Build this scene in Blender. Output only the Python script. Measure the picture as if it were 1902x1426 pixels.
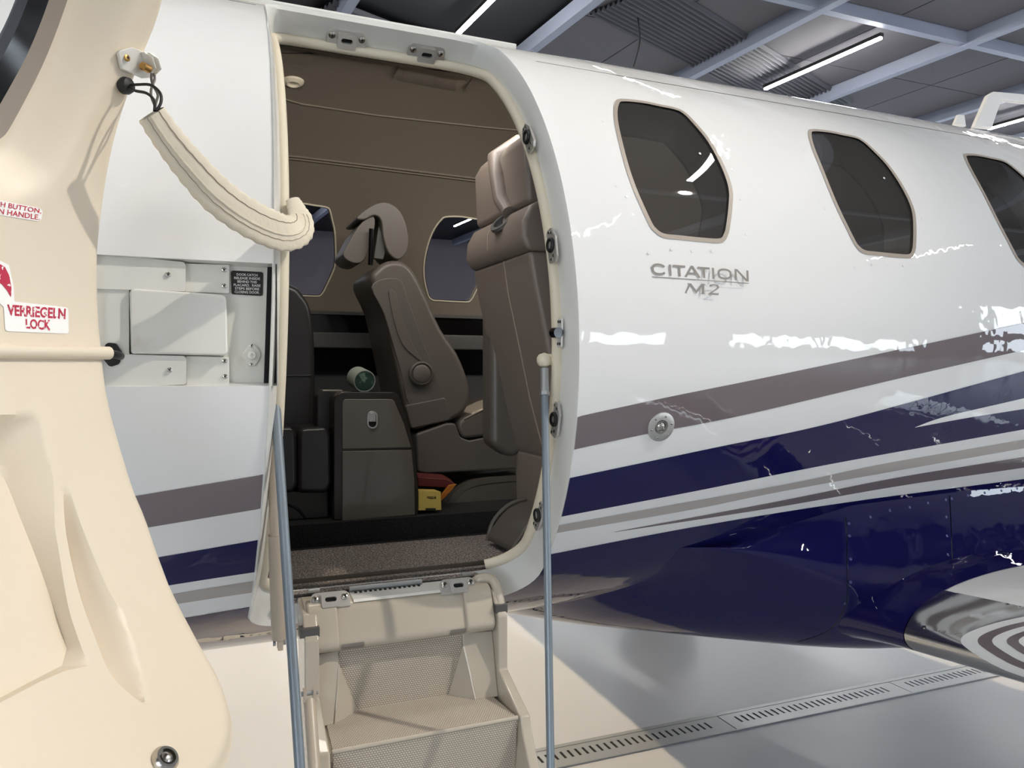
import bpy, bmesh, math, random
import numpy as np
from mathutils import Vector, Matrix
from mathutils.geometry import delaunay_2d_cdt
from mathutils.bvhtree import BVHTree

for o in list(bpy.data.objects):
    bpy.data.objects.remove(o)
random.seed(4)
SC = bpy.context.scene
COL = SC.collection

# ------------------------------------------------------------------ camera
F_PX, W_PX, H_PX = 1437.0, 1902, 1426
YAW, PITCH = math.radians(22.72), math.radians(-0.673)
ZC, R = 1.60, 0.81            # fuselage axis height and radius
CAM = np.array([0.0, -2.211, ZC - 0.12])
cam_d = bpy.data.cameras.new('camera')
cam = bpy.data.objects.new('camera', cam_d)
COL.objects.link(cam)
cam_d.sensor_fit = 'HORIZONTAL'
cam_d.sensor_width = 36.0
cam_d.lens = 36.0 * F_PX / W_PX
cam_d.clip_start, cam_d.clip_end = 0.02, 200
cam.location = CAM
cam.rotation_euler = (math.pi / 2 + PITCH, 0, -YAW)
SC.camera = cam

# ------------------------------------------------------------------ world, light, exposure
w = bpy.data.worlds.new('world')
SC.world = w
w.use_nodes = True
w.node_tree.nodes['Background'].inputs[0].default_value = (0.75, 0.85, 1.0, 1)
w.node_tree.nodes['Background'].inputs[1].default_value = 0.25
vs = SC.view_settings
vs.view_transform = 'Standard'
vs.look = 'None'
vs.exposure = 0.07
vs.gamma = 1.0
vs.use_curve_mapping = False


def spot(name, loc, target, power, col, size, blend, radius):
    d = bpy.data.lights.new(name, 'SPOT')
    d.energy, d.color, d.spot_size, d.spot_blend, d.shadow_soft_size = power, col, math.radians(size), blend, radius
    o = bpy.data.objects.new(name, d)
    COL.objects.link(o)
    o.location = loc
    o.rotation_euler = (Vector(target) - Vector(loc)).to_track_quat('-Z', 'Y').to_euler()
    return o


# a warm ceiling spotlight on the camera's side, and one beyond the aircraft
spot('spot_lamp', (4.35, -3.35, 6.0), (-0.3, -1.1, 1.3), 950, (1.0, 0.93, 0.83), 36, 0.9, 0.06)
spot('spot_lamp', (0.75, 4.3, 6.1), (0.9, 0.9, 0.0), 1250, (1.0, 0.79, 0.50), 70, 0.5, 0.08)
# added fill light along the cabin roof, to brighten the dark interior
cw = bpy.data.lights.new('cabin_fill_light', 'AREA')
cw.shape, cw.size, cw.size_y, cw.energy, cw.color = 'RECTANGLE', 2.4, .06, 11, (1.0, .95, .88)
cwo = bpy.data.objects.new('cabin_fill_light', cw)
COL.objects.link(cwo)
cwo.location = (1.15, -.27, ZC + .635)
cwo.rotation_euler = Vector((0, .55, -.83)).to_track_quat('-Z', 'Y').to_euler()
LED_STRENGTH, WINDOW_STRENGTH = 112.0, 9.0


# ------------------------------------------------------------------ view geometry helpers
FWD = np.array([math.sin(YAW) * math.cos(PITCH), math.cos(YAW) * math.cos(PITCH), math.sin(PITCH)])
RGT = np.array([math.cos(YAW), -math.sin(YAW), 0.0])
UPV = np.cross(RGT, FWD)


def ray(x, y):
    return FWD * F_PX + (x - 951) * RGT - (y - 713) * UPV


def on_plane(x, y, ax, v):
    d = ray(x, y)
    return CAM + d * ((v - CAM[ax]) / d[ax])


def PX(x, y, v): return on_plane(x, y, 0, v)
def PY(x, y, v): return on_plane(x, y, 1, v)
def PZ(x, y, v): return on_plane(x, y, 2, v)


def on_cyl(x, y, r=R, far=False):
    d = ray(x, y)
    o = CAM - np.array([0, 0, ZC])
    a = d[1] ** 2 + d[2] ** 2
    b = 2 * (o[1] * d[1] + o[2] * d[2])
    c = o[1] ** 2 + o[2] ** 2 - r * r
    q = max(b * b - 4 * a * c, 0)
    return CAM + d * ((-b + (1 if far else -1) * math.sqrt(q)) / (2 * a))


def xs(x, y, r=R, far=False):
    """photo point -> unrolled fuselage coordinates (X, R*phi)"""
    p = on_cyl(x, y, r, far)
    return (p[0], R * math.atan2(p[2] - ZC, -p[1]))


def cyl_pt(X, s, r=R):
    ph = s / R
    return (X, -r * math.cos(ph), ZC + r * math.sin(ph))


def deg_s(d):
    return R * math.radians(d)


# open entry door: its curved shell swung about the forward edge
DTH = math.radians(130)
DE = np.array([math.sin(DTH), math.cos(DTH), 0.0])       # door's inward direction
DW = np.array([math.cos(DTH), -math.sin(DTH), 0.0])      # door's width direction
DR = 0.77
DC = np.array([-0.105, -0.95, ZC]) + DR * DE


def door_pt(u, s, r=DR):
    ph = s / DR
    return tuple(DC + u * DW - r * math.cos(ph) * DE + np.array([0, 0, r * math.sin(ph)]))


def door_us(x, y, r=DR):
    d = ray(x, y)
    o = CAM - DC
    D = (d @ DW, d @ DE, d[2])
    O = (o @ DW, o @ DE, o[2])
    a = D[1] ** 2 + D[2] ** 2
    b = 2 * (O[1] * D[1] + O[2] * D[2])
    c = O[1] ** 2 + O[2] ** 2 - r * r
    q = math.sqrt(max(b * b - 4 * a * c, 0))
    for sgn in (-1, 1):
        t = (-b + sgn * q) / (2 * a)
        if t > 0 and O[1] + t * D[1] < 0:
            return (O[0] + t * D[0], DR * math.atan2(O[2] + t * D[2], -(O[1] + t * D[1])))


# ------------------------------------------------------------------ materials
def lin(r, g, b):
    f = lambda c: ((c / 255 + 0.055) / 1.055) ** 2.4 if c > 10 else c / 255 / 12.92
    return (f(r), f(g), f(b), 1)


def M(name, col, rough=0.5, metal=0.0, coat=0.0, bump=None, vary=None, spec=0.5, coat_rough=0.02):
    m = bpy.data.materials.new(name)
    m.use_nodes = True
    nt = m.node_tree
    p = nt.nodes['Principled BSDF']
    p.inputs['Base Color'].default_value = col
    p.inputs['Roughness'].default_value = rough
    p.inputs['Metallic'].default_value = metal
    p.inputs['Coat Weight'].default_value = coat
    p.inputs['Coat Roughness'].default_value = coat_rough
    p.inputs['Specular IOR Level'].default_value = spec
    tc = nt.nodes.new('ShaderNodeTexCoord')
    if bump:
        kind, scale, strength, dist = bump
        if kind == 'noise':
            t = nt.nodes.new('ShaderNodeTexNoise')
            t.inputs['Scale'].default_value = scale
            t.inputs['Detail'].default_value = 3
            out = t.outputs['Fac']
        elif kind == 'voronoi':
            t = nt.nodes.new('ShaderNodeTexVoronoi')
            t.inputs['Scale'].default_value = scale
            out = t.outputs['Distance']
        nt.links.new(tc.outputs['Object'], t.inputs['Vector'])
        b = nt.nodes.new('ShaderNodeBump')
        b.inputs['Strength'].default_value = strength
        b.inputs['Distance'].default_value = dist
        nt.links.new(out, b.inputs['Height'])
        if coat <= 0 or kind != 'noise' or scale > 50:
            nt.links.new(b.outputs['Normal'], p.inputs['Normal'])
        if coat > 0:
            nt.links.new(b.outputs['Normal'], p.inputs['Coat Normal'])
    if vary:
        scale, col2, lo, hi = vary
        t = nt.nodes.new('ShaderNodeTexNoise')
        t.inputs['Scale'].default_value = scale
        t.inputs['Detail'].default_value = 5
        nt.links.new(tc.outputs['Object'], t.inputs['Vector'])
        r = nt.nodes.new('ShaderNodeMapRange')
        r.inputs[1].default_value, r.inputs[2].default_value = lo, hi
        nt.links.new(t.outputs['Fac'], r.inputs[0])
        mx = nt.nodes.new('ShaderNodeMix')
        mx.data_type = 'RGBA'
        mx.inputs['A'].default_value = col
        mx.inputs['B'].default_value = col2
        nt.links.new(r.outputs[0], mx.inputs['Factor'])
        nt.links.new(mx.outputs['Result'], p.inputs['Base Color'])
    return m


def emit(name, col, strength):
    m = bpy.data.materials.new(name)
    m.use_nodes = True
    nt = m.node_tree
    nt.nodes.remove(nt.nodes['Principled BSDF'])
    e = nt.nodes.new('ShaderNodeEmission')
    e.inputs[0].default_value = col
    e.inputs[1].default_value = strength
    nt.links.new(e.outputs[0], nt.nodes['Material Output'].inputs[0])
    return m


def glass(name, tint, refl_rough=0.01, ior=1.5, haze=0.0):
    """thin window sheet: tinted see-through plus mirror reflection"""
    m = bpy.data.materials.new(name)
    m.use_nodes = True
    nt = m.node_tree
    nt.nodes.remove(nt.nodes['Principled BSDF'])
    t = nt.nodes.new('ShaderNodeBsdfTransparent')
    t.inputs[0].default_value = tint
    g = nt.nodes.new('ShaderNodeBsdfGlossy')
    g.inputs['Roughness'].default_value = refl_rough
    f = nt.nodes.new('ShaderNodeFresnel')
    f.inputs[0].default_value = ior
    mx = nt.nodes.new('ShaderNodeMixShader')
    nt.links.new(f.outputs[0], mx.inputs[0])
    df = nt.nodes.new('ShaderNodeBsdfDiffuse')
    df.inputs[0].default_value = (.75, .72, .70, 1)
    hz = nt.nodes.new('ShaderNodeMixShader')
    hz.inputs[0].default_value = haze
    nt.links.new(t.outputs[0], hz.inputs[1])
    nt.links.new(df.outputs[0], hz.inputs[2])
    nt.links.new(hz.outputs[0], mx.inputs[1])
    nt.links.new(g.outputs[0], mx.inputs[2])
    nt.links.new(mx.outputs[0], nt.nodes['Material Output'].inputs[0])
    return m


WAVE = ('noise', 7.0, 0.13, 0.02)
m_white = M('white_paint', lin(231, 230, 228), 0.35, coat=1.0, bump=WAVE, spec=0.0)
m_navy = M('navy_paint', lin(22, 20, 72), 0.35, coat=1.0, bump=WAVE, spec=0.0)
m_taupe = M('taupe_stripe_paint', lin(118, 108, 110), 0.35, coat=1.0, bump=WAVE, spec=0.0)
m_beige = M('light_taupe_stripe_paint', lin(176, 169, 163), 0.35, coat=1.0, bump=WAVE, spec=0.0)
m_letter = M('grey_letter_paint', lin(140, 134, 128), 0.4)
m_jamb = M('door_frame_paint', lin(222, 221, 216), 0.3, coat=0.4)
m_hinge = M('hinge_white_paint', lin(226, 224, 216), 0.3, coat=0.5, vary=(14, lin(196, 180, 150), 0.66, 0.9))
m_seal = M('cream_leather_trim', lin(218, 208, 186), 0.55, bump=('voronoi', 400, 0.15, 0.001))
m_cream = M('cream_door_panel', lin(228, 215, 194), 0.45, bump=('noise', 260, 0.05, 0.002))
m_chrome = M('polished_steel', lin(190, 186, 180), 0.22, 1.0)
m_latch = M('satin_latch_metal', lin(196, 192, 186), 0.28, 0.55)
m_silver = M('polished_leading_edge', lin(205, 203, 200), 0.10, 1.0)
m_dark = M('black_rubber', lin(22, 22, 24), 0.5)
m_ring = M('window_rim_taupe', lin(150, 138, 126), 0.5)
m_headliner = M('grey_headliner', lin(126, 116, 102), 0.9, bump=('noise', 220, 0.3, 0.003))
m_liner_low = M('black_side_panel', lin(34, 34, 36), 0.6)
m_ledge = M('grey_ledge', lin(82, 80, 78), 0.5)
m_gloss_black = M('gloss_black_panel', lin(10, 10, 12), 0.12)
m_carpet = M('brown_speckled_carpet', lin(116, 106, 102), 0.95, bump=('noise', 420, 1.0, 0.006), vary=(230, lin(208, 198, 190), 0.46, 0.66))
m_carpet_black = M('black_carpet', lin(20, 20, 21), 0.95, bump=('noise', 420, 1.0, 0.006), vary=(300, lin(70, 68, 66), 0.55, 0.75))
m_seat = M('taupe_leather', lin(126, 114, 105), 0.42, bump=('voronoi', 260, 0.12, 0.001))
m_seat_dark = M('dark_taupe_leather', lin(92, 85, 78), 0.42, bump=('voronoi', 260, 0.12, 0.001))
m_black_leather = M('black_leather', lin(42, 40, 40), 0.32, bump=('voronoi', 260, 0.15, 0.001))
m_plastic = M('seat_shell_plastic', lin(88, 82, 76), 0.45)
m_seam = M('seat_stitching', lin(150, 136, 120), 0.7)
m_cab = M('cabinet_gloss_taupe', lin(100, 94, 86), 0.16, coat=0.4)
m_cab_dark = M('cabinet_dark_brown', lin(40, 34, 30), 0.25)
m_stair = M('stair_taupe_paint', lin(184, 174, 158), 0.22, coat=0.4)
m_mat = None
m_rod = M('grey_blue_tube', lin(128, 138, 146), 0.35, 0.3)
m_strut = M('strut_taupe_paint', lin(176, 162, 144), 0.35)
m_sleeve = M('cream_leather_sleeve', lin(214, 204, 184), 0.6, bump=('noise', 60, 0.4, 0.004))
m_cable = M('steel_cable', lin(120, 118, 112), 0.4, 0.8)
m_sticker = M('white_sticker', lin(250, 249, 246), 0.4)
m_red = M('red_print', lin(196, 40, 62), 0.5)
m_redworn = M('worn_red_print', lin(190, 36, 70), 0.5, vary=(160, lin(250, 246, 244), 0.59, 0.63))
m_black_print = M('black_placard', lin(34, 32, 32), 0.4)
m_white_print = M('white_print', lin(232, 232, 228), 0.5)
m_brass = M('brass_screw', lin(190, 150, 90), 0.35, 1.0)
m_glass = glass('tinted_window', (0.42, 0.42, 0.44, 1), ior=1.75, haze=.05)
m_glass_far = glass('far_window_pane', (0.50, 0.52, 0.60, 1), ior=1.3)
m_glass_door = glass('door_window_pane', (0.9, 0.92, 0.93, 1))
m_floor = None
m_steel = M('galvanised_steel', lin(170, 172, 172), 0.42, 0.7)
m_hole = M('black_recess', lin(8, 8, 8), 0.8)
m_ceiling = M('dark_ceiling_panel', lin(104, 102, 106), 0.85, bump=('noise', 60, 0.3, 0.01))
m_ceiling2 = M('dark_corrugated_sheet', lin(84, 84, 90), 0.6)
m_ceil_black = M('black_ceiling_panel', lin(24, 25, 28), 0.6)
m_beam = M('pale_steel_beam', lin(150, 156, 172), 0.5)
m_wall = M('hangar_wall', lin(190, 190, 190), 0.8)
m_wall_dark = M('dark_hangar_wall', lin(122, 114, 114), 0.8)
m_led = emit('led_tube_glow', (1.0, 0.985, 0.965, 1), LED_STRENGTH)
m_day2 = emit('added_daylight_pane', (0.72, 0.85, 1.0, 1), 3.2)
m_day = emit('daylight_pane', (0.80, 0.90, 1.0, 1), WINDOW_STRENGTH)
m_yellow = M('yellow_card', lin(196, 170, 84), 0.6)
m_redcard = M('red_card', lin(84, 24, 20), 0.5)
m_orange = M('orange_card', lin(170, 100, 28), 0.5)
m_cup = M('grey_paper', lin(142, 146, 136), 0.7)
m_marble = M('green_marble_print', lin(40, 66, 54), 0.4, vary=(60, lin(110, 140, 122), 0.55, 0.62))


def woven_mat(name, c1, c2):
    """rubber step mat: small raised dashes in rows"""
    m = M(name, c1, 0.6)
    nt = m.node_tree
    p = nt.nodes['Principled BSDF']
    tc = nt.nodes.new('ShaderNodeTexCoord')
    br = nt.nodes.new('ShaderNodeTexBrick')
    br.inputs['Scale'].default_value = 100
    br.inputs['Color1'].default_value = c1
    br.inputs['Color2'].default_value = c1
    br.inputs['Mortar'].default_value = c2
    br.inputs['Mortar Size'].default_value = 0.09
    br.inputs['Mortar Smooth'].default_value = 0.5
    br.inputs['Brick Width'].default_value = 0.55
    br.inputs['Row Height'].default_value = 0.45
    nt.links.new(tc.outputs['UV'], br.inputs['Vector'])
    nt.links.new(br.outputs['Color'], p.inputs['Base Color'])
    b = nt.nodes.new('ShaderNodeBump')
    b.invert = True
    b.inputs['Distance'].default_value = 0.003
    b.inputs['Strength'].default_value = 0.8
    nt.links.new(br.outputs['Fac'], b.inputs['Height'])
    nt.links.new(b.outputs['Normal'], p.inputs['Normal'])
    return m


m_mat = woven_mat('woven_step_mat', lin(216, 206, 190), lin(150, 138, 124))


def make_floor():
    m = M('sealed_concrete', lin(150, 150, 150), 0.3, spec=0.4)
    nt = m.node_tree
    p = nt.nodes['Principled BSDF']
    tc = nt.nodes.new('ShaderNodeTexCoord')
    n1 = nt.nodes.new('ShaderNodeTexNoise')
    n1.inputs['Scale'].default_value = 0.9
    n1.inputs['Detail'].default_value = 2
    n1.inputs['Distortion'].default_value = 0.0
    nt.links.new(tc.outputs['Object'], n1.inputs['Vector'])
    cr = nt.nodes.new('ShaderNodeValToRGB')
    cr.color_ramp.elements[0].position, cr.color_ramp.elements[0].color = 0.25, lin(206, 208, 212)
    cr.color_ramp.elements[1].position, cr.color_ramp.elements[1].color = 0.75, lin(212, 214, 217)
    nt.links.new(n1.outputs['Fac'], cr.inputs[0])
    n2 = nt.nodes.new('ShaderNodeTexNoise')
    n2.inputs['Scale'].default_value = 1.5
    n2.inputs['Detail'].default_value = 4
    nt.links.new(tc.outputs['Object'], n2.inputs['Vector'])
    mr = nt.nodes.new('ShaderNodeMapRange')
    mr.inputs[1].default_value, mr.inputs[2].default_value = 0.35, 0.7
    mr.inputs[3].default_value, mr.inputs[4].default_value = 0.30, 0.34
    nt.links.new(n2.outputs['Fac'], mr.inputs[0])
    nt.links.new(cr.outputs[0], p.inputs['Base Color'])
    nt.links.new(mr.outputs[0], p.inputs['Roughness'])
    return m


m_floor = make_floor()

# ------------------------------------------------------------------ mesh helpers
ORIGIN = {}      # world position that an object's local origin sits at


def link(o, parent=None):
    COL.objects.link(o)
    if parent is not None:
        o.parent = parent
        o.location = Vector((0, 0, 0)) - ORIGIN.get(parent.name, Vector((0, 0, 0)))
    ORIGIN[o.name] = Vector((0, 0, 0))
    return o


def empty(name, loc, label, cat, group=None):
    o = bpy.data.objects.new(name, None)
    o.empty_display_size = 0.1
    COL.objects.link(o)
    o.location = loc
    ORIGIN[o.name] = Vector(loc)
    o['label'], o['category'] = label, cat
    if group:
        o['group'] = group
    return o


def tag(o, label=None, cat=None, group=None, kind=None):
    if label: o['label'] = label
    if cat: o['category'] = cat
    if group: o['group'] = group
    if kind: o['kind'] = kind
    return o


def mesh(name, verts, faces, mat, parent=None, smooth=False, normals=None, bevel=None, uv=None, label=None, flip=False):
    me = bpy.data.meshes.new(name)
    if flip:
        faces = [tuple(reversed(f)) for f in faces]
    me.from_pydata([tuple(map(float, v)) for v in verts], [], [tuple(map(int, f)) for f in faces])
    me.materials.append(mat)
    if smooth or normals is not None:
        me.polygons.foreach_set('use_smooth', [True] * len(me.polygons))
    if uv is not None:
        l = me.uv_layers.new(name='UVMap')
        for lp in me.loops:
            l.data[lp.index].uv = uv[lp.vertex_index]
    me.update()
    if normals is not None:
        me.normals_split_custom_set_from_vertices([tuple(n) for n in normals])
    o = bpy.data.objects.new(name, me)
    link(o, parent)
    if bevel:
        add_bevel(o, *bevel)
    if label:
        o['label'] = label
    return o


def add_bevel(o, width, seg=3, angle=35):
    b = o.modifiers.new('bevel', 'BEVEL')
    b.width, b.segments, b.limit_method, b.angle_limit = width, seg, 'ANGLE', math.radians(angle)
    for p in o.data.polygons:
        p.use_smooth = True
    n = o.modifiers.new('normals', 'WEIGHTED_NORMAL')
    n.keep_sharp = False


class MB:
    """collects shapes into one mesh"""

    def __init__(self):
        self.v, self.f = [], []

    def add(self, verts, faces):
        k = len(self.v)
        self.v += [tuple(map(float, p)) for p in verts]
        self.f += [tuple(i + k for i in f) for f in faces]
        return self

    def box(self, lo, hi):
        x0, y0, z0 = lo
        x1, y1, z1 = hi
        v = [(x0, y0, z0), (x1, y0, z0), (x1, y1, z0), (x0, y1, z0), (x0, y0, z1), (x1, y0, z1), (x1, y1, z1), (x0, y1, z1)]
        return self.add(v, [(0, 3, 2, 1), (4, 5, 6, 7), (0, 1, 5, 4), (1, 2, 6, 5), (2, 3, 7, 6), (3, 0, 4, 7)])

    def obox(self, c, u, v, n, su, sv, sn):
        """oriented box: centre, three axes, three half sizes"""
        c, u, v, n = map(np.array, (c, u, v, n))
        P = []
        for k in (-1, 1):
            for i, j in ((-1, -1), (1, -1), (1, 1), (-1, 1)):
                P.append(c + u * su * i + v * sv * j + n * sn * k)
        return self.add(P, [(0, 3, 2, 1), (4, 5, 6, 7), (0, 1, 5, 4), (1, 2, 6, 5), (2, 3, 7, 6), (3, 0, 4, 7)])

    def prism(self, poly3, ext):
        """polygon extruded along a vector"""
        n = len(poly3)
        ext = np.array(ext, float)
        P = [np.array(p, float) for p in poly3]
        nrm = sum((np.cross(P[i] - P[0], P[(i + 1) % n] - P[0]) for i in range(n)), np.zeros(3))
        if nrm @ ext > 0:
            P = P[::-1]
        Q = [p + ext for p in P]
        f = [tuple(range(n)), tuple(range(2 * n - 1, n - 1, -1))]
        f += [(i, i + n, (i + 1) % n + n, (i + 1) % n) for i in range(n)]
        return self.add(P + Q, f)

    def tube(self, path, rad, n=14, caps=True):
        path = [np.array(p, float) for p in path]
        m = len(path)
        if not hasattr(rad, '__len__'):
            rad = [rad] * m
        prev = None
        rings = []
        for i, p in enumerate(path):
            t = path[min(i + 1, m - 1)] - path[max(i - 1, 0)]
            t /= np.linalg.norm(t) + 1e-12
            if prev is None:
                a = np.array([0, 0, 1.0]) if abs(t[2]) < 0.9 else np.array([1.0, 0, 0])
                u = np.cross(t, a)
            else:
                u = prev - t * (prev @ t)
            u /= np.linalg.norm(u) + 1e-12
            prev = u
            v = np.cross(t, u)
            rings.append([p + rad[i] * (u * math.cos(2 * math.pi * k / n) + v * math.sin(2 * math.pi * k / n)) for k in range(n)])
        V = [q for r_ in rings for q in r_]
        Fc = []
        for i in range(m - 1):
            for k in range(n):
                Fc.append((i * n + k, i * n + (k + 1) % n, (i + 1) * n + (k + 1) % n, (i + 1) * n + k))
        if caps:
            Fc.append(tuple(range(n - 1, -1, -1)))
            Fc.append(tuple((m - 1) * n + k for k in range(n)))
        return self.add(V, Fc)

    def lathe(self, c, axis, prof, n=24):
        """profile [(distance along axis, radius)] spun about an axis"""
        axis = np.array(axis, float)
        axis /= np.linalg.norm(axis)
        pts = [np.array(c, float) + axis * a for a, _ in prof]
        a = np.array([0, 0, 1.0]) if abs(axis[2]) < 0.9 else np.array([1.0, 0, 0])
        u = np.cross(axis, a)
        u /= np.linalg.norm(u)
        v = np.cross(axis, u)
        V, Fc = [], []
        for (d, r_), p in zip(prof, pts):
            V += [p + max(r_, 1e-5) * (u * math.cos(2 * math.pi * k / n) + v * math.sin(2 * math.pi * k / n)) for k in range(n)]
        for i in range(len(prof) - 1):
            for k in range(n):
                Fc.append((i * n + k, i * n + (k + 1) % n, (i + 1) * n + (k + 1) % n, (i + 1) * n + k))
        Fc.append(tuple(range(n - 1, -1, -1)))
        Fc.append(tuple((len(prof) - 1) * n + k for k in range(n)))
        return self.add(V, Fc)

    def build(self, name, mat, parent=None, smooth=False, bevel=None, label=None):
        o = mesh(name, self.v, self.f, mat, parent, bevel=bevel, label=label)
        if smooth:
            o.data.polygons.foreach_set('use_smooth', [True] * len(o.data.polygons))
            if not bevel:
                o.data.set_sharp_from_angle(angle=math.radians(40))
        return o


def rounded(pts, radii, n=8):
    """polygon with rounded corners"""
    out = []
    m = len(pts)
    if not hasattr(radii, '__len__'):
        radii = [radii] * m
    for i in range(m):
        p0, p, p1 = (np.array(pts[k % m], float) for k in (i - 1, i, i + 1))
        a, b = p0 - p, p1 - p
        la, lb = np.linalg.norm(a), np.linalg.norm(b)
        a, b = a / la, b / lb
        ang = math.acos(max(-1, min(1, a @ b)))
        d = min(radii[i] / math.tan(ang / 2), 0.48 * la, 0.48 * lb)
        r_ = d * math.tan(ang / 2)
        if r_ < 1e-6:
            out.append(tuple(p))
            continue
        c = p + (a + b) / np.linalg.norm(a + b) * (r_ / math.sin(ang / 2))
        v0, v1 = p + a * d - c, p + b * d - c
        for k in range(n + 1):
            t = k / n
            th = math.pi - ang
            q = (math.sin((1 - t) * th) * v0 + math.sin(t * th) * v1) / math.sin(th) if th > 1e-4 else v0
            out.append(tuple(c + q))
    return out


def dense(poly, step, closed=True):
    out = []
    m = len(poly)
    for i in range(m if closed else m - 1):
        a, b = np.array(poly[i], float), np.array(poly[(i + 1) % m], float)
        k = max(1, int(np.linalg.norm(b - a) / step))
        out += [tuple(a + (b - a) * j / k) for j in range(k)]
    if not closed:
        out.append(tuple(poly[-1]))
    return out


def catmull(P, n=8, closed=False):
    P = [np.array(p, float) for p in P]
    m = len(P)
    out = []
    for i in range(m if closed else m - 1):
        g = (lambda k: P[k % m]) if closed else (lambda k: P[max(0, min(m - 1, k))])
        a, b, c, d = g(i - 1), g(i), g(i + 1), g(i + 2)
        for j in range(n):
            t = j / n
            out.append(0.5 * (2 * b + (c - a) * t + (2 * a - 5 * b + 4 * c - d) * t * t + (3 * b - a - 3 * c + d) * t ** 3))
    if not closed:
        out.append(P[-1])
    return [tuple(p) for p in out]


def inside(poly, pts):
    poly = np.array(poly)
    pts = np.array(pts)
    x, y = pts[:, 0], pts[:, 1]
    res = np.zeros(len(pts), bool)
    x0, y0 = poly[:, 0], poly[:, 1]
    x1, y1 = np.roll(x0, -1), np.roll(y0, -1)
    for a, b, c, d in zip(x0, y0, x1, y1):
        cond = (b > y) != (d > y)
        if cond.any():
            res ^= cond & (x < (c - a) * (y - b) / (d - b + 1e-300) + a)
    return res


def seg_dist(poly, pts):
    poly = np.array(poly)
    pts = np.array(pts)
    best = np.full(len(pts), 1e9)
    for a, b in zip(poly, np.roll(poly, -1, axis=0)):
        ab = b - a
        t = np.clip(((pts - a) @ ab) / (ab @ ab + 1e-18), 0, 1)
        d = np.hypot(*(pts - a - t[:, None] * ab).T)
        best = np.minimum(best, d)
    return best


def cdt(outline, holes=(), grid=None, lines=()):
    """triangulate a 2-D outline with holes and optional inner grid points"""
    P = [tuple(p) for p in outline]
    E = [(i, (i + 1) % len(P)) for i in range(len(P))]
    for h in holes:
        k = len(P)
        P += [tuple(p) for p in h]
        E += [(k + i, k + (i + 1) % len(h)) for i in range(len(h))]
    for ln in lines:
        k = len(P)
        P += [tuple(p) for p in ln]
        E += [(k + i, k + i + 1) for i in range(len(ln) - 1)]
    if grid is not None and len(grid):
        g = np.array(grid)
        ok = inside(outline, g)
        for h in holes:
            ok &= ~inside(h, g)
        g = g[ok]
        P += [tuple(p) for p in g]
    res = delaunay_2d_cdt([Vector(p) for p in P], E, [], 0, 1e-7)
    V = np.array([tuple(v) for v in res[0]])
    T = np.array([f for f in res[2]])
    c = V[T].mean(axis=1)
    ok = inside(outline, c)
    for h in holes:
        ok &= ~inside(h, c)
    T = T[ok]
    a = V[T]
    area = (a[:, 1, 0] - a[:, 0, 0]) * (a[:, 2, 1] - a[:, 0, 1]) - (a[:, 2, 0] - a[:, 0, 0]) * (a[:, 1, 1] - a[:, 0, 1])
    T[area < 0] = T[area < 0][:, ::-1]
    return V, T


def lattice(x0, x1, sx, y0, y1, sy):
    return [(x, y) for x in np.arange(x0, x1 + 1e-9, sx) for y in np.arange(y0, y1 + 1e-9, sy)]


def cyl_patch(name, outline, mat, parent, r=R, holes=(), step_s=0.03, label=None, inward=False, taper=None, step_x=None):
    """sheet lying on the fuselage cylinder, outline in unrolled (X, R*phi)"""
    o = np.array(outline)
    g = lattice(o[:, 0].min(), o[:, 0].max(), step_x or max(0.05, (o[:, 0].max() - o[:, 0].min()) / 12), o[:, 1].min(), o[:, 1].max(), step_s)
    g = [(x + 0.0007 * math.sin(y * 91), y + 0.0006 * math.sin(x * 77)) for x, y in g]
    V, T = cdt(dense(outline, step_s), [dense(h, step_s) for h in holes], g)
    P = [cyl_pt(a, b, r if taper is None else r * taper(a)) for a, b in V]
    N = [(0, -math.cos(b / R), math.sin(b / R)) for a, b in V]
    if inward:
        N = [(0, -n[1], -n[2]) for n in N]
    return mesh(name, P, T, mat, parent, normals=N, label=label, flip=inward)


def text2d(s, align='CENTER', bold=0.0, space=1.0):
    """flat letter outlines as triangles, from the built-in font"""
    c = bpy.data.curves.new('t', 'FONT')
    c.body = s
    c.align_x = align
    c.offset = bold
    c.space_character = space
    c.resolution_u = 3
    o = bpy.data.objects.new('t', c)
    COL.objects.link(o)
    dg = bpy.context.evaluated_depsgraph_get()
    me = o.evaluated_get(dg).to_mesh()
    V = np.array([tuple(v.co)[:2] for v in me.vertices])
    Fc = [tuple(p.vertices) for p in me.polygons]
    o.evaluated_get(dg).to_mesh_clear()
    bpy.data.objects.remove(o)
    bpy.data.curves.remove(c)
    return V, Fc


def quad_map(q, u, v):
    """unit square -> photo quad (bottom-left, bottom-right, top-right, top-left)"""
    q = np.array(q, float)
    return (1 - u) * (1 - v) * q[0] + u * (1 - v) * q[1] + u * v * q[2] + (1 - u) * v * q[3]


def text_on(name, rows, mat, parent, fn, bold=0.0, label=None):
    """rows of (string, quad); fn maps a photo point to a 3-D point on the surface"""
    b = MB()
    for s, q in rows:
        V, Fc = text2d(s, 'LEFT', bold)
        lo, hi = V.min(axis=0), V.max(axis=0)
        U = (V - lo) / (hi - lo)
        b.add([fn(*quad_map(q, a, c)) for a, c in U], Fc)
    return b.build(name, mat, parent, label=label)


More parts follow.
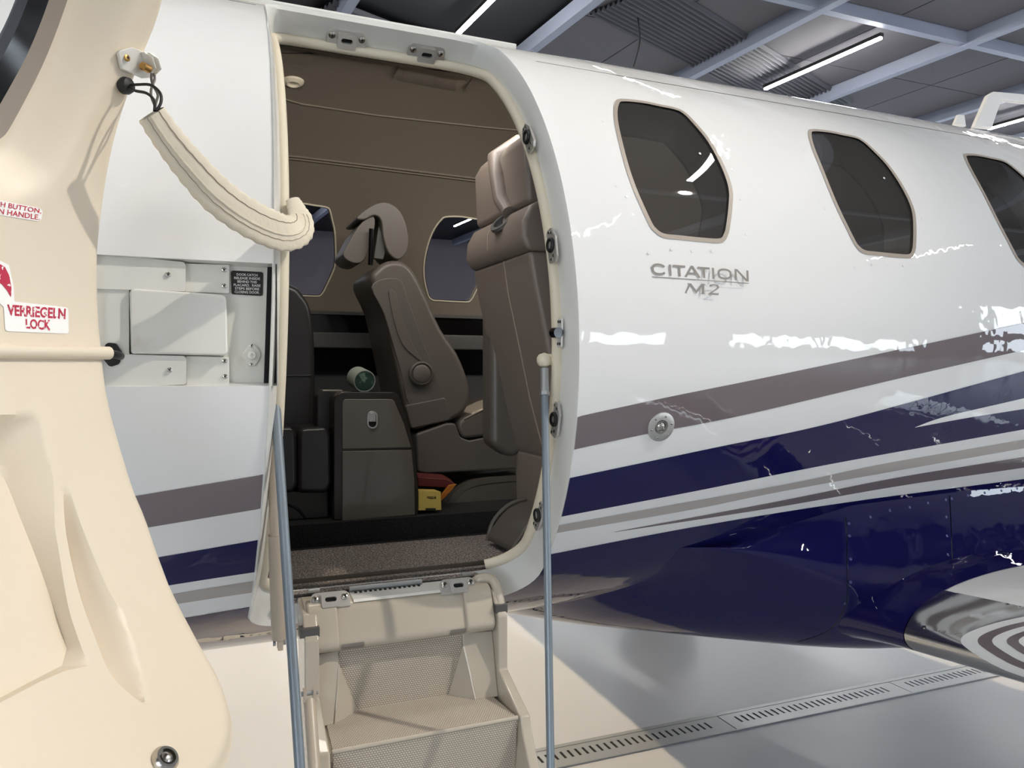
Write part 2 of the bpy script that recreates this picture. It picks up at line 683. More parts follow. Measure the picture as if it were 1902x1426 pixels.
def strokes(lines, th):
    """thick polylines in the plane -> quads"""
    V, Fc = [], []
    for ln in lines:
        pts = [np.array(p, float) for p in ln]
        L, Rr = [], []
        for i, p in enumerate(pts):
            d0 = pts[i] - pts[i - 1] if i else pts[1] - pts[0]
            d1 = pts[i + 1] - pts[i] if i < len(pts) - 1 else d0
            d0, d1 = d0 / np.linalg.norm(d0), d1 / np.linalg.norm(d1)
            n = np.array([-(d0 + d1)[1], (d0 + d1)[0]])
            n /= np.linalg.norm(n)
            k = th / 2 / max(0.4, n @ np.array([-d0[1], d0[0]]))
            L.append(p + n * k)
            Rr.append(p - n * k)
        k0 = len(V)
        m = len(pts)
        V += L + Rr
        Fc += [(k0 + i, k0 + m + i, k0 + m + i + 1, k0 + i + 1) for i in range(m - 1)]
    return V, Fc


def ring_mesh(name, A, B, mat, parent=None, smooth=True, label=None, flip=False):
    """strip between two closed loops of the same count"""
    n = len(A)
    f = [(i, (i + 1) % n, (i + 1) % n + n, i + n) for i in range(n)]
    o = mesh(name, list(A) + list(B), f, mat, parent, smooth=smooth, label=label, flip=flip)
    return o


class ScrewSet:
    """screw heads, or the crosses in them, each built as a piece of its own"""

    def __init__(self):
        self.heads, self.bars = [], []

    def lathe(self, *a):
        self.heads.append(MB().lathe(*a))

    def obox(self, *a):
        if not self.bars or len(self.bars[-1].v) >= 16:
            self.bars.append(MB())
        self.bars[-1].obox(*a)

    def build(self, name, mat, parent=None, smooth=False):
        for b in self.heads:
            b.build('screw', mat, parent, smooth=smooth)
        for b in self.bars:
            b.build('screw_slot', mat, parent)


def screw(b_head, b_cross, c, n, r):
    """screw head with a recessed cross, at c facing n"""
    n = np.array(n, float) / np.linalg.norm(n)
    b_head.lathe(c, n, [(0, r), (r * 0.35, r), (r * 0.5, r * 0.8), (r * 0.5, 0)], 14)
    a = np.array([0, 0, 1.0]) if abs(n[2]) < 0.9 else np.array([1.0, 0, 0])
    u = np.cross(n, a)
    u /= np.linalg.norm(u)
    v = np.cross(n, u)
    cc = np.array(c) + n * r * 0.52
    b_cross.obox(cc, u, v, n, r * 0.45, r * 0.12, r * 0.06)
    b_cross.obox(cc, v, u, n, r * 0.45, r * 0.12, r * 0.06)

# ================================================================== THE HANGAR
HX0, HX1, HY0, HY1, HZ = -14.0, 26.0, -11.0, 27.0, 6.75
floor = mesh('floor', [(HX0, HY0, 0), (HX1, HY0, 0), (HX1, HY1, 0), (HX0, HY1, 0)], [(0, 1, 2, 3)], m_floor)
tag(floor, 'grey sealed concrete hangar floor', kind='structure')
ceiling = mesh('ceiling', [(HX0, HY0, HZ + .06), (HX1, HY0, HZ + .06), (HX1, HY1, HZ + .06), (HX0, HY1, HZ + .06)], [(3, 2, 1, 0)], m_ceil_black)
tag(ceiling, 'dark hangar ceiling with panels and pale beams', kind='structure')
for nm, v in {'wall_back': [(HX0, HY1, 0), (HX1, HY1, 0), (HX1, HY1, HZ + .06), (HX0, HY1, HZ + .06)],
              'wall_front': [(HX1, HY0, 0), (HX0, HY0, 0), (HX0, HY0, HZ + .06), (HX1, HY0, HZ + .06)],
              'wall_left': [(HX0, HY0, 0), (HX0, HY1, 0), (HX0, HY1, HZ + .06), (HX0, HY0, HZ + .06)],
              'wall_right': [(HX1, HY1, 0), (HX1, HY0, 0), (HX1, HY0, HZ + .06), (HX1, HY1, HZ + .06)]}.items():
    tag(mesh(nm, v, [(0, 1, 2, 3)], m_wall_dark if nm == 'wall_back' else m_wall), 'plain grey hangar ' + nm.replace('_', ' at the '), kind='structure')

SK = -0.075                                           # the roof frame stands slightly skew to the aircraft


def roof(X, Y, Z):
    return (X + SK * (Y - 6.15), Y, Z)


def roof_box(b, X0, X1, Y0, Y1, Z0, Z1):
    c = [(X0, Y0), (X1, Y0), (X1, Y1), (X0, Y1)]
    v = [roof(x, y, Z0) for x, y in c] + [roof(x, y, Z1) for x, y in c]
    b.add(v, [(0, 3, 2, 1), (4, 5, 6, 7), (0, 1, 5, 4), (1, 2, 6, 5), (2, 3, 7, 6), (3, 0, 4, 7)])
    return b


BEAM_X = [-6.5, -3.6, -0.7, 2.25, 5.2, 8.15, 11.1, 14.05, 17.0, 20.0]
BEAM_Y = [-3.9, 1.1, 6.15, 11.2, 16.2, 21.3]
for X in BEAM_X:
    roof_box(MB(), X - .07, X + .07, -10.5, 26.5, HZ - .22, HZ).build('beam', m_beam, ceiling)
for Y in BEAM_Y:
    roof_box(MB(), -12, 24, Y - .06, Y + .06, HZ - .19, HZ).build('beam', m_beam, ceiling)
# acoustic panels between the beams, each with a narrow dark joint
for a, b in zip(BEAM_X[4:-1], BEAM_X[5:]):
    for c, d in zip(BEAM_Y[1:4], BEAM_Y[2:5]):
        for i in range(2):
            for j in range(3):
                x0, x1 = a + .08 + (b - a - .16) * i / 2, a + .08 + (b - a - .16) * (i + 1) / 2
                y0, y1 = c + .07 + (d - c - .14) * j / 3, c + .07 + (d - c - .14) * (j + 1) / 3
                roof_box(MB(), x0 + .012, x1 - .012, y0 + .012, y1 - .012, HZ - .02, HZ + .02).build('panel', m_ceiling, ceiling)
# corrugated sheets
for (ox, oy, ang, ln, wd) in ((5.6, 7.15, 22, 6.4, 1.25), (1.6, 9.5, 22, 3.4, 1.6)):
    t = np.array([math.cos(math.radians(ang)), math.sin(math.radians(ang))])
    s = np.array([-t[1], t[0]])
    nr = 14
    V, Fc = [], []
    for i in range(nr * 8 + 1):
        q = np.array([ox, oy]) + s * wd * (i / (nr * 8) - .5)
        zz = HZ - .06 + .03 * math.cos(2 * math.pi * i / 8)
        V += [(q[0], q[1], zz), (q[0] + t[0] * ln, q[1] + t[1] * ln, zz)]
        if i:
            Fc.append((2 * i - 2, 2 * i - 1, 2 * i + 1, 2 * i))
    mesh('corrugated_sheet', V, Fc, m_ceiling2, ceiling, smooth=True)
# hanging lead near the beam
P0 = PZ(1185, 20, HZ)
MB().tube(catmull([(P0[0], P0[1], HZ - .1), (P0[0] + .03, P0[1], HZ - .45), (P0[0] - .04, P0[1] + .05, HZ - .8)], 6), .012, 8).build('hanging_lead', m_dark, ceiling, smooth=True)

# LED tubes, running along the hangar's cross direction
LED_X = [-1.8, 3.85, 9.5, 15.2, 20.9]
LED_Y = [-6.5, -1.85, 2.8, 7.45, 12.1, 16.75, 21.4]
LED_LABEL = {(1, 3): 'glowing LED tube on the dark ceiling just above the door opening of the jet',
             (2, 3): 'long glowing LED tube on the ceiling above the jet\'s second oval window',
             (3, 3): 'glowing LED tube at the right edge, seen through the roof antenna',
             (1, 6): 'distant LED tube seen through the forward far cabin window',
             (2, 6): 'distant LED tube seen through the far cabin window beside the tall taupe seat'}
first = {}
for i, X in enumerate(LED_X):
    for j, Y in enumerate(LED_Y):
        c = roof(X, Y, HZ - .27)
        t = empty('led_tube_light', c, LED_LABEL.get((i, j), 'ceiling LED tube outside the picture, seen only as reflections'), 'light', 'LED tubes under the hangar ceiling')
        if 'h' not in first:
            b1, b2 = MB(), MB()
            q0, q1 = np.array([-SK * 1.15, -1.15, 0]), np.array([SK * 1.15, 1.15, 0])
            ax = (q1 - q0) / np.linalg.norm(q1 - q0)
            sd = np.array([ax[1], -ax[0], 0])
            b1.obox((0, 0, .03), ax, sd, (0, 0, 1), 1.17, .035, .028)
            b2.obox((0, 0, -.012), ax, sd, (0, 0, 1), 1.15, .028, .014)
            h = b1.build('housing', m_dark)
            g = b2.build('diffuser', m_led)
            first = {'h': h, 'g': g}
            h.parent = g.parent = t
            continue
        for k in ('h', 'g'):
            o = first[k].copy()
            COL.objects.link(o)
            o.parent = t

# daylight windows low in the wall behind the camera
wi = 0
for x0, x1 in ((4.9, 6.1), (6.2, 7.7), (9.1, 10.0), (10.1, 11.3), (11.4, 12.6), (12.7, 13.9), (16.5, 18.3), (18.4, 20.2), (-9, -6), (-5.8, -2.8)):
    wi += 1
    fr = MB()
    z0, z1 = .55, 1.45
    for lo, hi in (((x0, z0), (x1, z0 + .05)), ((x0, z1 - .05), (x1, z1)), ((x0, z0 + .05), (x0 + .05, z1 - .05)), ((x1 - .05, z0 + .05), (x1, z1 - .05))):
        fr.box((lo[0], HY0 + .005, lo[1]), (hi[0], HY0 + .06, hi[1]))
    o = fr.build('window_%d' % wi, m_ledge)
    tag(o, 'daylit window in the wall behind the camera', kind='structure')
    MB().box((x0 + .05, HY0 + .01, z0 + .05), (x1 - .05, HY0 + .02, z1 - .05)).build('pane', m_day, o)

# unseen tall glazing, added right and left in the same wall as daylight fill
for x0, x1 in ((16.2, 18.4), (18.5, 20.7), (20.8, 23.0), (23.1, 25.3), (-12.6, -10.4), (-10.3, -8.1), (-8.0, -5.8)):
    wi += 1
    fr = MB()
    z0, z1 = 1.9, 4.9
    for lo, hi in (((x0, z0), (x1, z0 + .06)), ((x0, z1 - .06), (x1, z1)), ((x0, z0 + .06), (x0 + .06, z1 - .06)), ((x1 - .06, z0 + .06), (x1, z1 - .06))):
        fr.box((lo[0], HY0 + .005, lo[1]), (hi[0], HY0 + .06, hi[1]))
    o = fr.build('window_%d' % wi, m_ledge)
    tag(o, 'tall daylit glazing added in the hangar front behind the camera as fill light', kind='structure')
    MB().box((x0 + .06, HY0 + .01, z0 + .06), (x1 - .06, HY0 + .02, z1 - .06)).build('pane', m_day, o)

# unseen glazing added in the far right corner, to brighten the floor
for k in range(6):
    y0, y1 = 8.0 + 3.1 * k, 11.0 + 3.1 * k
    wi += 1
    fr = MB()
    z0, z1 = .5, 4.6
    for lo, hi in (((y0, z0), (y1, z0 + .06)), ((y0, z1 - .06), (y1, z1)), ((y0, z0 + .06), (y0 + .06, z1 - .06)), ((y1 - .06, z0 + .06), (y1, z1 - .06))):
        fr.box((HX1 - .06, lo[0], lo[1]), (HX1 - .005, hi[0], hi[1]))
    o = fr.build('window_%d' % wi, m_ledge)
    tag(o, 'tall daylit glazing added out of view at the right end of the hangar', kind='structure')
    MB().box((HX1 - .02, y0 + .06, z0 + .06), (HX1 - .01, y1 - .06, z1 - .06)).build('pane', m_day2, o)
for k in range(4):
    x0, x1 = 13.4 + 3.1 * k, 16.4 + 3.1 * k
    wi += 1
    fr = MB()
    for lo, hi in (((x0, z0), (x1, z0 + .06)), ((x0, z1 - .06), (x1, z1)), ((x0, z0 + .06), (x0 + .06, z1 - .06)), ((x1 - .06, z0 + .06), (x1, z1 - .06))):
        fr.box((lo[0], HY1 - .06, lo[1]), (hi[0], HY1 - .005, hi[1]))
    o = fr.build('window_%d' % wi, m_ledge)
    tag(o, 'tall daylit glazing added out of view in the far wall beyond the jet', kind='structure')
    MB().box((x0 + .06, HY1 - .02, z0 + .06), (x1 - .06, HY1 - .01, z1 - .06)).build('pane', m_day2, o)

# floor drain
dr = empty('floor_drain', (2.3, .45, 0), 'slotted steel drain channel set in the concrete floor under the jet', 'drain')
DA, DB = np.array([1.2, .467]), np.array([3.5, .437])
dax = (DB - DA) / np.linalg.norm(DB - DA)
dsd = np.array([-dax[1], dax[0]])


def dr_box(b, a0, a1, s0, s1, z0, z1):
    v = []
    for z in (z0, z1):
        for a, s in ((a0, s0), (a1, s0), (a1, s1), (a0, s1)):
            p = DA + dax * a + dsd * s
            v.append((p[0], p[1], z))
    b.add(v, [(0, 3, 2, 1), (4, 5, 6, 7), (0, 1, 5, 4), (1, 2, 6, 5), (2, 3, 7, 6), (3, 0, 4, 7)])


b = MB(); dr_box(b, -2.0, 5.2, -.075, .075, .0005, .0015); b.build('channel', m_hole, dr)
for s0, s1 in ((-.079, -.072), (.062, .085)):
    b = MB(); dr_box(b, -2.0, 5.2, s0, s1, .0006, .006); b.build('rail', m_steel, dr)
for k in range(-2, 5):
    a0 = -.02 + .995 * k - .07
    b = MB()
    L = .99
    dr_box(b, a0, a0 + L, -.070, -.024, .0016, .005)
    dr_box(b, a0, a0 + L, .030, .060, .0016, .005)
    n = 27
    pitch = (L - .12) / n
    dr_box(b, a0, a0 + .06, -.024, .030, .0016, .005)
    dr_box(b, a0 + L - .06, a0 + L, -.024, .030, .0016, .005)
    for i in range(n):
        q = a0 + .06 + pitch * i
        dr_box(b, q + .011, q + pitch, -.024, .030, .0016, .005)
    b.build('grate_section', m_steel, dr)

# ================================================================== THE JET
jet = empty('business_jet', (1.3, 0, 0.6), 'white business jet with navy and taupe stripes, entry door open', 'airplane')

# door opening outlines, unrolled (X, R*phi); same point count in both
OPEN_OUT = rounded([(.158, deg_s(61)), (.112, deg_s(-55)), (.770, deg_s(-55)), (.694, deg_s(61))], [.045, .07, .13, .11], 10)
OPEN_IN = rounded([(.176, deg_s(63.5)), (.136, deg_s(-52)), (.748, deg_s(-52)), (.690, deg_s(63.5))], [.06, .06, .12, .12], 10)
R_IN = 0.752


def dense_pair(Pa, Pb, step):
    a, b = [], []
    n_ = len(Pa)
    for i in range(n_):
        p, q = np.array(Pa[i]), np.array(Pa[(i + 1) % n_])
        p2, q2 = np.array(Pb[i]), np.array(Pb[(i + 1) % n_])
        k = max(1, int(np.linalg.norm(q - p) / step))
        for j in range(k):
            a.append(tuple(p + (q - p) * j / k))
            b.append(tuple(p2 + (q2 - p2) * j / k))
    return a, b


OPEN_OUT, OPEN_IN = dense_pair(OPEN_OUT, OPEN_IN, .025)
WIN_PX = [(105, 150), (150, 115), (330, 130), (480, 160), (620, 190), (700, 230), (800, 330), (900, 450), (1000, 620), (1070, 780), (1100, 900), (1100, 1000), (1080, 1180), (1060, 1270), (1010, 1330), (850, 1325), (650, 1305), (520, 1290), (440, 1240), (380, 1150), (260, 880), (180, 640), (120, 400), (95, 250)]
WIN = [xs(1120 + a / 4.6, 160 + c / 4.6) for a, c in WIN_PX]
WIN = catmull(WIN, 4, True)
WC = np.mean(WIN, axis=0)


def win_at(dx, k=1.0):
    return [tuple((np.array(p) - WC) * k + WC + np.array([dx, 0])) for p in WIN]


def inset(poly, d):
    """move a closed outline inwards by d"""
    P = np.array(poly)
    t = np.roll(P, -1, 0) - np.roll(P, 1, 0)
    t /= np.linalg.norm(t, axis=1)[:, None]
    n = np.stack([-t[:, 1], t[:, 0]], 1)
    ar = (P[:, 0] * np.roll(P[:, 1], -1) - np.roll(P[:, 0], -1) * P[:, 1]).sum()
    return [tuple(q) for q in P + n * d * (1 if ar > 0 else -1)]


def far(poly, dx=0.0):
    """mirror an outline to the far side of the fuselage"""
    return [(p[0] + dx, math.pi * R - p[1]) for p in poly][::-1]


NEAR_DX = [0, .585, 1.175, 1.76]
FAR_DX = [-.65, -.065, .52, 1.105]
HINGE = [(-.135, deg_s(5.2)), (.144, deg_s(5.2)), (.145, deg_s(-9.9)), (-.135, deg_s(-9.9))]


def nose(X):
    return 1.0 if X > -.8 else 1.0 - .09 * (-.8 - X) ** 2


SX0, SX1 = -2.6, 4.6
S_LO, S_HI = deg_s(-90), deg_s(270)
holes = [OPEN_OUT, HINGE] + [win_at(d) for d in NEAR_DX] + [far(win_at(d), -.0) for d in FAR_DX]
cyl_patch('fuselage_skin', [(SX0, S_LO), (SX1, S_LO), (SX1, S_HI), (SX0, S_HI)], m_white, jet, R, holes, .03, label='glossy white fuselage skin', taper=nose)

# jamb between skin and cabin
A = [cyl_pt(x, s, R) for x, s in OPEN_OUT]
B = [cyl_pt(x, s, R_IN) for x, s in OPEN_IN]
A0 = [cyl_pt(x, s, R + .0035) for x, s in inset(OPEN_OUT, .002)]
A1 = [cyl_pt(x, s, R - .004) for x, s in inset(OPEN_OUT, .006)]
n = len(A)
jf = []
for k in range(3):
    jf += [(k * n + i, k * n + (i + 1) % n, (k + 1) * n + (i + 1) % n, (k + 1) * n + i) for i in range(n)]
door_frame = mesh('door_frame', A + A0 + A1 + B, jf, m_jamb, jet, smooth=True, label='white painted door frame', flip=True)
door_frame.data.set_sharp_from_angle(angle=math.radians(50))
# cream leather trim around the opening, open at the sill
path = [p for p in inset(OPEN_IN, .004)]
path = dense(path, .02)
# start and stop at the sill
low = [i for i, p in enumerate(path) if p[1] < deg_s(-51.2)]
i0, i1 = low[0], low[-1]
path = path[i1:] + path[:i0 + 1]
MB().tube([cyl_pt(x, s, .742) for x, s in path], .0125, 12).build('door_seal_trim', m_seal, jet, smooth=True, label='cream leather edge trim')
b = MB()
top = [p for p in path if p[1] > deg_s(40)]

# windows on the near side
for k, dx in enumerate(NEAR_DX):
    o1, o2 = win_at(dx), inset(win_at(dx), .0085)
    rim = ring_mesh('window_rim', [cyl_pt(x, s, R + .0012) for x, s in inset(o1, -.002)], [cyl_pt(x, s, R + .0008) for x, s in o2], m_ring, jet, flip=True)
    cyl_patch('window_pane', inset(win_at(dx), .003), m_glass, rim, R - .004, step_s=.02)
    # inner reveal
    ring_mesh('window_reveal', [cyl_pt(x, s, R - .012) for x, s in inset(o1, -.004)], [cyl_pt(x, s, .735) for x, s in inset(o1, .028)], m_ring, rim)
for k, dx in enumerate(FAR_DX):
    o1 = far(win_at(dx))
    rim = ring_mesh('window_reveal', [cyl_pt(x, s, R - .012) for x, s in inset(o1, -.004)], [cyl_pt(x, s, .728) for x, s in inset(o1, .02)], m_headliner, jet)
    bead = [cyl_pt(x, s, .727) for x, s in inset(o1, .014)]
    MB().tube(bead + bead[:2], .0032, 8, False).build('window_bead', m_seal, rim, smooth=True)
    cyl_patch('window_pane', inset(o1, -.003), m_glass_far, rim, .775, step_s=.02)

# painted stripes, lying on the skin
def door_left(s):
    t = (s - deg_s(-55)) / (deg_s(61) - deg_s(-55))
    return .112 + (.158 - .112) * t


def door_right(s):
    t = (s - deg_s(-55)) / (deg_s(61) - deg_s(-55))
    return .770 + (.694 - .770) * t


def stripe(name, top, bot, mat, side, lift=.0008, label=None):
    T = catmull(top, 10)
    Bt = catmull(bot, 10)
    poly = [xs(*p) for p in T] + [xs(*p) for p in reversed(Bt)]
    out = []
    for x, s in poly:
        if side == 'L':
            x = min(x, door_left(s) - .0015) if s > deg_s(-47) else x
        elif side == 'R':
            x = max(x, door_right(s) + .0015)
        out.append((x, s))
    return cyl_patch(name, out, mat, jet, R + lift, step_s=.015, label=label, step_x=.03)


def ext(p, q, x):
    """point at photo column x on the line p-q"""
    return (x, p[1] + (q[1] - p[1]) * (x - p[0]) / (q[0] - p[0]))


XR = 2620
def rt(pts):
    return pts + [ext(pts[-2], pts[-1], XR)]


stripe('stripe', rt([(1056, 777), (1237, 738), (1450, 695), (1902, 600)]), rt([(1046, 839), (1199, 806), (1379, 771), (1664, 704), (1902, 650)]), m_taupe, 'R', label='upper taupe stripe behind the door')
stripe('stripe', rt([(1040, 891), (1332, 830), (1545, 785), (1902, 689)]), rt([(1026, 962), (1284, 913), (1545, 861), (1902, 797)]), m_navy, 'R', label='broad navy stripe behind the door')
stripe('stripe', rt([(1699, 793), (1760, 772), (1902, 739)]), rt([(1699, 793.5), (1800, 775), (1902, 759)]), m_white, '', .0012, label='white wedge inside the navy stripe')
stripe('stripe', rt([(1021, 978), (1237, 939), (1474, 896), (1640, 861), (1902, 816)]), rt([(1018, 992), (1284, 946), (1474, 908), (1902, 832)]), m_beige, 'R', label='thin light taupe stripe')
stripe('stripe', rt([(1142, 987), (1427, 934), (1664, 887), (1902, 848)]), rt([(1142, 987.6), (1427, 944), (1664, 903), (1902, 868)]), m_taupe, '', label='tapering dark taupe stripe')
stripe('stripe', [(60, 953), (261, 919), (495, 880), (506, 878)], [(60, 1015), (281, 978), (488, 943.5), (500, 941)], m_taupe, 'L', label='taupe stripe ahead of the door')
stripe('stripe', [(60, 1074), (307, 1032), (481, 1002), (494, 1000)], [(60, 1128), (335, 1083), (472, 1062), (484, 1060)], m_navy, 'L', label='navy stripe ahead of the door')
stripe('stripe', [(60, 1145), (343, 1099), (468, 1079), (480, 1077)], [(60, 1164), (354, 1117), (466, 1100), (478, 1098)], m_beige, 'L', label='light taupe stripe ahead of the door')


E1 = [xs(*p) for p in catmull([(0, 1204), (366, 1143), (462, 1127)], 10)]
E2 = [xs(*p) for p in catmull(rt([(1024, 1028.5), (1284, 979), (1569, 933), (1902, 889)]), 10)]
belly = E1 + E2 + [(E2[-1][0], deg_s(-89.5)), (E1[0][0], deg_s(-89.5))]
cyl_patch('belly_paint', belly, m_navy, jet, R + .0008, [inset(OPEN_OUT, -.0015)], step_s=.02, step_x=.035, label='navy paint on the lower fuselage')

MB().lathe((4.6, 0, ZC), (1, 0, 0), [(0, R), (.8, R * .99), (1.8, R * .9), (3.0, R * .66), (4.2, R * .36), (4.6, R * .2), (4.62, 0)], 64).build('tail_cone', m_white, jet, smooth=True)
rn = R * nose(-2.6)
MB().lathe((-2.6, 0, ZC), (-1, 0, 0), [(0, rn), (.5, rn * .80), (1.0, rn * .55), (1.35, rn * .28), (1.5, rn * .08), (1.51, 0)], 64).build('nose_cone', m_white, jet, smooth=True)
for gx, gy, top_z, wr in ((2.75, -1.95, .92, .27), (2.75, 1.95, .92, .27), (-2.3, 0, 1.1, .21)):
    lg = MB().tube([(gx, gy, wr), (gx, gy, top_z)], .045, 16).build('landing_gear', m_steel, jet, smooth=True)
    MB().lathe((gx, gy - .10, wr), (0, 1, 0), [(0, wr * .55), (.01, wr * .9), (.05, wr), (.15, wr), (.19, wr * .9), (.20, wr * .55)], 32).build('tyre', m_dark, lg, smooth=True)

# rain gutter above the door
g = MB()
gp = [cyl_pt(x, deg_s(67) - abs(x - .45) * .02, R + .002) for x in np.linspace(.02, .80, 30)]
g.tube(gp, .0075, 8)
g.build('rain_gutter', m_jamb, jet, smooth=True)
# skin seams
for pts, r_ in (([(-.6, deg_s(58)), (.14, deg_s(58))], .0008), ([(.78, deg_s(52)), (4.3, deg_s(52))], .0008)):
    MB().tube([cyl_pt(x, s, R) for x, s in dense(pts, .1, False)], r_, 6).build('skin_seam', m_ledge, jet)
# small skin rivets under the windows
b = MB()
for dx in (0, .585):
    for (x, y) in ((1205, 470), (1247, 463), (1285, 466), (1322, 466), (1120, 225), (1300, 285), (1360, 315), (1375, 370), (1385, 435), (1145, 345), (1163, 365)):
        X, s = xs(x, y)
        p = np.array(cyl_pt(X + dx, s, R))
        nn = np.array([0, -math.cos(s / R), math.sin(s / R)])
        b.lathe(p, nn, [(0, .0035), (.0006, .003), (.0008, 0)], 10)
tag(b.build('rivets', m_white, jet, smooth=True), kind='stuff')

# model lettering
def cyl_px(lift):
    def f(x, y):
        X, s = xs(x, y)
        return cyl_pt(X, s, R + lift)
    return f


CQ = [(1211.3, 509.8), (1390.4, 521.8), (1389.8, 502.4), (1209.5, 488.6)]
uu = lambda x: (x - 595) / 983.0
lt = .022                                  # stroke width in u
asp = 180 / 21.0                           # quad aspect so that strokes stay even


def letter(lines, th=.022):
    # lines in (u, v) with v scaled to the same unit as u
    V, Fc = strokes([[(a, c / asp) for a, c in ln] for ln in lines], th)
    return [(p[0], p[1] * asp) for p in V], Fc


def rrect(u0, u1, a):
    w_, r_ = u1 - u0, .30
    ru = r_ / asp * 1.6
    P = rounded([(u0, 0.08), (u1, 0.08), (u1, .92), (u0, .92)], .0, 1)
    out = []
    for (cx, cy, s0) in ((u1 - ru, .92 - r_, 0), (u0 + ru, .92 - r_, 90), (u0 + ru, .08 + r_, 180), (u1 - ru, .08 + r_, 270)):
        for k in range(5):
            t = math.radians(s0 + 22.5 * k)
            out.append((cx + ru * math.cos(t), cy + r_ * math.sin(t)))
    return out


Lw = []
c_ = rrect(uu(606), uu(730), 0)
Lw.append(c_[1:19])
Lw.append([(uu(783), 0), (uu(783), 1)])
Lw += [[(uu(812), .91), (uu(938), .91)], [(uu(876), 0), (uu(876), .9)]]
Lw += [[(uu(936), 0), (uu(1000), .95), (uu(1012), .95), (uu(1078), 0)], [(uu(965), .33), (uu(1050), .33)]]
Lw += [[(uu(1062), .91), (uu(1185), .91)], [(uu(1125), 0), (uu(1125), .9)]]
Lw.append([(uu(1218), 0), (uu(1218), 1)])
o_ = rrect(uu(1274), uu(1396), 0)
Lw.append(o_ + o_[:1])
Lw += [[(uu(1448), 0), (uu(1448), .96), (uu(1462), .96), (uu(1556), .04), (uu(1568), .04), (uu(1568), 1)]]
b = MB()
fn = cyl_px(.00035)
for ln in Lw:
    V, Fc = letter([ln])
    b.add([fn(*quad_map(CQ, a, c)) for a, c in V], Fc)
UQ = [(1211, 514.8), (1390.8, 526.9), (1390.8, 525.4), (1211, 513)]
V, Fc = [], []
for i in range(21):
    V += [(i / 20, 0), (i / 20, 1)]
    if i:
        Fc.append((2 * i - 2, 2 * i, 2 * i + 1, 2 * i - 1))
b.add([fn(*quad_map(UQ, a, c)) for a, c in V], Fc)
MQ = [(1271, 546), (1337.4, 549), (1336.5, 528), (1274, 526)]
mm = lambda P: [fn(*quad_map(MQ, a / 360., 1 - c / 120.)) for a, c in P]
polyM = [[(0, 110), (4, 104), (28, 12), (16, 4), (16, 0), (62, 0), (46, 30), (20, 104), (32, 110)],
         [(28, 0), (54, 0), (126, 86), (118, 110)],
         [(118, 110), (112, 92), (164, 0), (184, 0), (172, 30)],
         [(160, 0), (212, 0), (196, 8), (200, 104), (214, 112), (160, 112), (174, 104), (168, 20)],
         [(240, 112), (240, 104), (300, 62), (326, 40), (330, 28), (318, 16), (290, 14), (262, 24), (250, 30), (256, 6), (296, 0), (340, 6), (354, 26), (346, 46), (318, 66), (276, 96), (336, 96), (350, 90), (342, 116)]]
for P in polyM:
    V, T = cdt(P)
    b.add(mm(V), [tuple(t) for t in T])
b.build('model_lettering', m_letter, jet, label='grey CITATION M2 lettering')

# round static port plate
pc = np.array(on_cyl(1227, 792))
s0 = math.atan2(pc[2] - ZC, -pc[1])
pn = np.array([0, -math.cos(s0), math.sin(s0)])
plate = MB().lathe(pc - pn * .002, pn, [(0, .0335), (.005, .0335), (.0058, .0325), (.0058, .0165), (.0015, .015), (.0015, 0)], 48).build('light_plate', M('brushed_steel', lin(196, 194, 190), .35, .7), jet, smooth=True, label='round brushed steel plate with a lamp')
MB().lathe(pc - pn * .0, pn, [(0, .0148), (.0035, .0138), (.0035, .012), (.0005, .0105), (.0005, 0)], 32).build('lens_ring', m_chrome, plate, smooth=True)
MB().lathe(pc + pn * .0008, pn, [(0, .010), (.003, .008), (.0045, .003), (.0045, 0)], 24).build('lens', m_chrome, plate, smooth=True)
h1, h2 = ScrewSet(), ScrewSet()
for k in range(6):
    a = math.radians(60 * k + 15)
    tv = np.array([0, math.sin(s0), math.cos(s0)])
    screw(h1, h2, pc + pn * .0038 + .0255 * (np.array([1, 0, 0]) * math.cos(a) + tv * math.sin(a)), pn, .0026)
h1.build('screw_heads', m_chrome, plate, smooth=True)
h2.build('screw_slots', m_hole, plate)

# ------------------------------------------------------------------ belly fairing and wings
SEC = catmull([(.690, 1.195), (.732, 1.11), (.757, 1.01), (.762, .92), (.735, .82), (.66, .735), (.54, .685), (.36, .655), (.18, .642), (0, .638)], 5)
BB = ([.5, .72, .80, 1.0, 1.34, 1.71, 2.05, 3.4, 4.2, 4.6], [-.06, -.03, .06, .37, .68, .95, 1.12, 1.15, .5, 0])
BS = ([.5, .95, 1.15, 1.30, 1.42, 1.55, 1.75, 3.2, 3.8, 4.6], [-.06, -.05, .02, .16, .42, .80, 1.0, 1.0, .4, -.05])


def lerp_tab(tab, x):
    return float(np.interp(x, tab[0], tab[1]))


def smooth_tab(tab, x):
    return sum(lerp_tab(tab, x + d) for d in (-.12, -.08, -.04, 0, .04, .08, .12)) / 7


